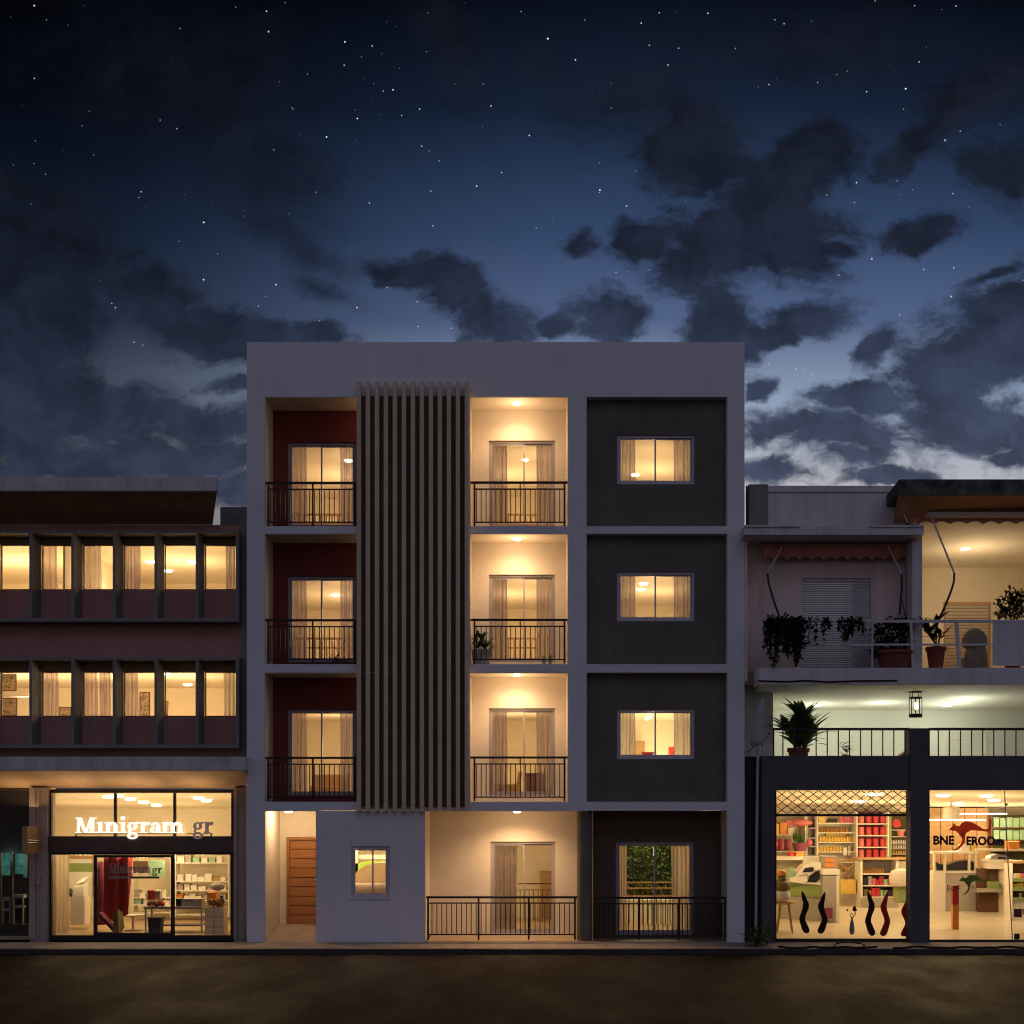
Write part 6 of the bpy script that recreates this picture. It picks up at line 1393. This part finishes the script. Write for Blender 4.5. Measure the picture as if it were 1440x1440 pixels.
    y = 1.9; o = MB().box(X(1340, y), X(1348, y), y, y + .12, FZ(y), Z(1273, y)).build('lower_half', 'orange', org=PP(1344, 1300, y)); t = thing('red_post', 'narrow red and orange post standing in the kangaroo shop', 'post', (X(1344, y), y, FZ(y)))
    bpy.data.objects.remove(o)
    MB().box(X(1340, y), X(1348.5, y), y, y + .12, FZ(y), Z(1272, y)).build('lower_half', 'orange', t); MB().box(X(1340, y), X(1348.5, y), y, y + .12, Z(1272, y) + .001, Z(1245, y)).build('upper_half', 'red', t)  # orange lower half puts the fading reflection into the colour
    # ---------- vinyl on the glass
    yg = .243
    def vinyl(name, m, pts, label, y=yg, parts=None):
        return MB()
    wv = [(0, 0), (.02, .0)]
    def flame(px, m, label, lean=0, pyb=1315.5, pyt=1251, s=1.0, pc=0):
        prof = [(-.5, 0, 1.0), (-.55, .03, 4.0), (-.3, .10, 5.2), (.3, .22, 4.7), (.75, .32, 4.2), (.5, .42, 4.0), (.0, .52, 4.2), (-.35, .60, 4.4), (-.4, .70, 4.0), (.1, .80, 3.3), (.45, .9, 2.3), (.7, .96, 1.0), (.9, 1, .15)]
        L_, R_ = [], []
        for c_, h, w_ in prof:
            q = pyb - (pyb - pyt) * h; cx = px + c_ * 4.4 * (-1 if lean else 1)
            L_.append((X(cx - w_ * s, yg), Z(q, yg))); R_.append((X(cx + w_ * s, yg), Z(q, yg)))
        def smooth_(A):
            out = []
            for i in range(len(A) - 1):
                p0, p1, p2, p3 = A[max(i - 1, 0)], A[i], A[i + 1], A[min(i + 2, len(A) - 1)]
                for k in range(4):
                    t_ = k / 4; out.append(tuple(.5 * ((2 * p1[d]) + (-p0[d] + p2[d]) * t_ + (2 * p0[d] - 5 * p1[d] + 4 * p2[d] - p3[d]) * t_ ** 2 + (-p0[d] + 3 * p1[d] - 3 * p2[d] + p3[d]) * t_ ** 3) for d in (0, 1)))
            return out + [A[-1]]
        o = MB().strip(smooth_(L_), smooth_(R_), yg, yg + .003).build('wavy_decal', m, org=(X(px, yg), yg, Z(pyb, yg))); tag(o, label, 'decal')
    flame(1131.5, 'decal_dark', 'dark brown wavy decal, leftmost on the lattice shop glass', 1, 1312.5, 1252); flame(1156.5, 'decal_dark', 'dark brown wavy decal, second from left on the lattice shop glass', 0, 1313, 1253.5)
    flame(1224, 'decal_dark', 'dark brown wavy decal between the vase decal and the red one', 1, 1316, 1252); flame(1244.5, 'decal_red', 'whole brick red wavy decal on the lattice shop glass', 0, 1316.5, 1253.5); flame(1273.5, 'decal_red', 'brick red wavy decal cut by the window frame edge', 0, 1317, 1262, .95)
    t = thing('vase_decal', 'small vase with curling stems in dark vinyl on the glass', 'decal', PP(1198, 1315, yg))
    pv = [(-1.5, 1314.5), (-3.4, 1311), (-3.6, 1305), (-2.6, 1298), (-1.0, 1291.5)]
    MB().strip([(X(1198 + a, yg), Z(q, yg)) for a, q in pv], [(X(1198 - a, yg), Z(q, yg)) for a, q in pv], yg, yg + .003).build('vase', 'decal_grey', t)
    mb = MB(); mb.tube([PP(1198, 1292, yg), PP(1200, 1289, yg), PP(1203, 1285, yg), PP(1202, 1281, yg)], .012, 5).tube([PP(1198, 1292, yg), PP(1196, 1288, yg), PP(1195, 1285.5, yg), PP(1198, 1284.5, yg), PP(1199.5, 1287, yg)], .012, 5).lathe((X(1201.5, yg), yg, Z(1281.5, yg)), [(.02, 0), (.05, .04), (.03, .09), (.04, .11)], 8).lathe((X(1191.5, yg), yg, Z(1281.5, yg)), [(.01, 0), (.025, .02), (.01, .045)], 8).lathe((X(1204, yg), yg, Z(1281, yg)), [(.01, 0), (.02, .02), (.01, .045)], 8)
    mb.build('stems', 'decal_dark', t)
    def kangaroo(ox, oy, s, m, label, mirror=False):
        # two-edge outline: nose to tail along the back, nose to foot to tail along the belly
        back = [(1335, 1166.5), (1340, 1161), (1342, 1157.5), (1344.5, 1161.5), (1349, 1161.8), (1353, 1157), (1359, 1154.8), (1366, 1156), (1374, 1160), (1382, 1165.2), (1388, 1166.5), (1391, 1162), (1392, 1152)]
        belly = [(1335, 1167.3), (1340, 1168), (1344, 1168.5), (1347, 1171.5), (1350, 1176), (1352.5, 1178), (1356, 1175), (1360, 1170.5), (1366, 1167.5), (1374, 1166.5), (1382, 1168.8), (1390, 1170.2), (1394.5, 1163), (1394.3, 1152)]
        tr = lambda p: (X(ox + (p[0] - 1335) * s, yg), Z(oy + (p[1] - 1155) * s, yg))
        n = 12
        def samp(A, n):
            import itertools
            d = [0]
            for i in range(1, len(A)): d.append(d[-1] + math.dist(A[i], A[i - 1]))
            out = []
            for k in range(n + 1):
                t_ = d[-1] * k / n; j = max(i for i in range(len(d)) if d[i] <= t_ + 1e-9); j = min(j, len(A) - 2)
                f = (t_ - d[j]) / (d[j + 1] - d[j]); out.append((A[j][0] + (A[j + 1][0] - A[j][0]) * f, A[j][1] + (A[j + 1][1] - A[j][1]) * f))
            return out
        t = thing('kangaroo_decal', label, 'decal', (*tr((1360, 1170)), 0)); t.location = (tr((1360, 1170))[0], yg, tr((1360, 1170))[1]); ORG[t.name] = tuple(t.location)
        MB().strip([tr(p) for p in back], [tr(p) for p in [belly[0], belly[1], belly[2], belly[2], belly[3], belly[5], belly[6], belly[7], belly[8], belly[10], belly[11], belly[12], belly[13]]], yg, yg + .003).build('body', m, t)
        fo_l = [(1350, 1172), (1353, 1180), (1351, 1187), (1345, 1193), (1338.5, 1196.5)]; fo_r = [(1358, 1171), (1357, 1181), (1354.5, 1188), (1348, 1194.5), (1338.5, 1197)]
        MB().strip([tr(p) for p in fo_l], [tr(p) for p in fo_r], yg - .0035, yg - .0005).build('leg', m, t)
    kangaroo(1335, 1155, 1.0, 'decal_or', 'leaping red kangaroo emblem on the right shop window'); kangaroo(1349, 1230, .70, 'decal_green', 'smaller green kangaroo emblem low on the right shop window')
    for s_, a, c, q0, q1, m, l_, yv, bo in (('BNE', 1312.5, 1342, 1175, 1188, 'decal_navy', 'navy BNE lettering left of the red kangaroo', yg - .004, .045), ('EROOm', 1359, 1411, 1176, 1189, 'decal_navy', 'navy EROOm lettering right of the red kangaroo', yg - .008, .045), ('BOF', 1332, 1350.5, 1245, 1253.5, 'decal_dark', 'small dark BOF lettering left of the green kangaroo', yg - .004, .0), ('N', 1366.5, 1373, 1245, 1253.5, 'decal_grey', 'small grey N letter right of the green kangaroo', yg - .004, .0)):
        tag(text_mesh(s_, X(a, yv), X(c, yv), Z(q1, yv), Z(q0, yv), yv, 'window_lettering', m, org=PP((a + c) / 2, q1, yv), bold=bo), l_, 'lettering')
    o = MB().pbox(1426, 1437, 1278, 1290, yg + .02, yg + .023).build('door_sticker', 'purple', org=PP(1431, 1290, yg)); tag(o, 'square dark purple sticker low on the glass door', 'sticker')
    o = MB().pbox(1437.5, 1452, 1278, 1286, yg + .02, yg + .023).build('door_sticker', 'yellow', org=PP(1445, 1286, yg)); tag(o, 'pale yellow sticker beside the dark purple one on glass', 'sticker')
right_shop()

# ------------------------------------------------------------------ furniture behind the apartment windows
def flat_furniture():
    y = 3.2; z = Z(1127.5) + .02
    t = thing('bench', 'brown upholstered bench seen through the lowest maroon balcony door', 'bench', (X(461, y), y, z))
    MB().box(X(436, y), X(487, y), y, y + .7, z + .12, Z(1099, y) - .1).build('base', 'kraft', t, bevel=.03); MB().box(X(436, y), X(487, y), y + .45, y + .7, Z(1099, y) - .098, Z(1094, y) + .1).build('backrest', 'kraft', t, bevel=.03)
    for p in (438, 483): MB().box(X(p, y), X(p + 2, y), y + .05, y + .12, z, z + .118).build('leg', 'dbwood', t)
    y = 3.0; t = thing('sideboard', 'dark wood sideboard in the lowest cream balcony room', 'sideboard', (X(752, y), y, z))
    MB().box(X(740, y), X(766, y), y, y + .5, z + .05, Z(1090, y)).build('body', 'dbwood', t, bevel=.01); MB().box(X(739, y), X(767, y), y - .02, y + .52, Z(1090, y) + .002, Z(1087, y)).build('top', 'dbwood', t)
    for a, c in ((741, 752.6), (753.4, 765)): MB().box(X(a, y), X(c, y), y - .018, y - .002, z + .1, Z(1092, y)).build('door', 'dbwood', t)
    y = 2.2; t = thing('armchair', 'low ochre armchair beside the dark sideboard', 'armchair', (X(716, y), y, z))
    MB().box(X(700, y), X(732, y), y, y + .7, z + .1, z + .42).build('seat', 'yellow', t, bevel=.04); MB().hexa([(X(726, y), y, z + .42), (X(732, y), y, z + .42), (X(732, y), y + .7, z + .42), (X(726, y), y + .7, z + .42), (X(729, y), y, z + .72), (X(735, y), y, z + .72), (X(735, y), y + .7, z + .72), (X(729, y), y + .7, z + .72)]).build('backrest', 'yellow', t, bevel=.03)
    MB().box(X(702, y), X(704, y), y + .05, y + .1, z, z + .1).box(X(729, y), X(731, y), y + .05, y + .1, z, z + .1).build('leg', 'dbwood', t)
    # balcony railing reflections in the upper doors, modelled as timber rails inside
    for px0, px1, ft, q, l_ in ((408, 500, 740, 706, 'railing reflection modelled as pale timber bars in the top maroon balcony room'), (408, 500, 934, 893, 'railing reflection modelled as pale timber bars in the middle maroon balcony room'), (712, 756, 740, 706, 'railing reflection modelled as pale timber bars in the top cream balcony room'), (712, 756, 934, 890, 'railing reflection modelled as pale timber bars in the middle cream balcony room')):
        y = 3.4; z = Z(ft) + .02; zt = z + .95; o = MB(); o.box(X(px0, y), X(px1, y), y, y + .05, zt, zt + .05).box(X(px0, y), X(px1, y), y, y + .05, zt - .22, zt - .18)
        p = px0 + 2
        while p < px1: o.box(X(p, y), X(p, y) + .04, y + .005, y + .045, z, zt - .001); p += 8
        tag(o.build('rail_reflection', 'tan', org=(X((px0 + px1) / 2, y), y, z)), l_, 'rail reflection')
    # grey bay, lowest window
    y = 4.0; pbx('framed_picture', 'kraft', 'brown framed panel in the lowest grey wall window', 'picture', 894, 907, 1042, 1062, 6.2, .04)
    z = Z(1127.5) + .15; t = thing('red_chair', 'red high backed chair in the lowest grey wall window', 'chair', (X(944, y), y, z))
    MB().box(X(940, y), X(948.5, y), y, y + .08, z + .45, Z(1050, y)).build('backrest', 'red', t, bevel=.02); MB().box(X(936, y), X(948.5, y), y - .5, y - .002, z + .42, z + .5).build('seat', 'red', t, bevel=.02)
    for p in (937, 946): MB().box(X(p, y), X(p + 1.5, y), y - .45, y - .4, z, z + .418).build('leg', 'dbwood', t)
    c = PP(917, 1064, 3.0); t = thing('table_with_bowl', 'round dark table in the lowest grey wall window', 'table', (c[0], 3.0, z)); MB().lathe((c[0], 3.0, Z(1066, 3.0)), [(.5, 0), (.5, .04)], 24).build('tabletop', 'dbwood', t); MB().tube([(c[0], 3.0, z), (c[0], 3.0, Z(1066, 3.0) - .001)], .05).build('column', 'dbwood', t)
    o = MB().lathe((c[0] - .1, 3.0, Z(1066, 3.0) + .042), [(.06, 0), (.16, .07), (.17, .1)], 16).build('bowl', 'red', org=(c[0] - .1, 3.0, Z(1066, 3.0) + .042)); tag(o, 'dark red bowl on the round dark table', 'bowl')
    # small block window: pale mound of bedding and a green band
    y = .95; z = .03; t = thing('sofa', 'beige rounded sofa behind the small ground floor window', 'sofa', (X(522, y), y, z))
    prof = [(470, 1300), (470, 1262), (492, 1240), (503, 1228), (516, 1220), (532, 1216.5), (560, 1219), (572, 1230), (572, 1300)]
    MB().prism([(X(p, y), Z(q, y)) for p, q in reversed(prof)], y + .2, y + .6).build('backrest', mat('beige_upholstery', (.72, .56, .38), .8, .06, 3), t, smooth=False, bevel=.05)
    MB().tube([(X(470, y), y + .1, Z(1248, y)), (X(572, y), y + .1, Z(1248, y))], .10, 14).build('armrest', 'pil', t, smooth=True)
    y = 1.9; o = MB().prism([(X(p, y), Z(q, y)) for p, q in reversed([(470, 1250), (470, 1222), (496, 1215), (520, 1211), (545, 1210), (575, 1210), (575, 1250)])], y, y + .1).build('green_throw', 'sgreen', org=PP(520, 1250, y), smooth=False); o.data.materials[0] = mat('bright_green_throw', (.30, .48, .07), .8, .1, 3); tag(o, 'bright green curved screen behind the beige sofa', 'screen')
    y = 2.2; o = MB().pbox(470, 580, 1202, 1208, y, y + .08).pbox(474, 476, 1208, 1290, y, y + .05).pbox(570, 572, 1208, 1290, y, y + .05).build('white_rail', 'sw', org=PP(520, 1290, y)); tag(o, 'white curved rail high behind the green screen', 'rail')
    # street railing reflection, modelled as brown bars inside the cream ground floor room
    y = 4.0; o = MB().pbox(729, 790, 1242, 1243.6, y, y + .05).pbox(729, 790, 1251, 1252, y + .01, y + .04)
    p = 731
    while p < 790: o.pbox(p, p + 1, 1252.1, 1296, y + .015, y + .035); p += 6.3
    tag(o.build('railing_reflection', 'dbwood', org=PP(760, 1296, y)), 'street railing reflection modelled as brown bars in the cream ground floor room', 'railing')
    y = 6.2; o = MB().pbox(760, 800, 1228, 1300, y, y + .3).pbox(759, 801, 1225.5, 1227.8, y - .03, y + .33).build('low_cupboard', 'tan', org=PP(780, 1300, y)); tag(o, 'low tan cupboard at the back of the cream ground floor room', 'cupboard')
flat_furniture()
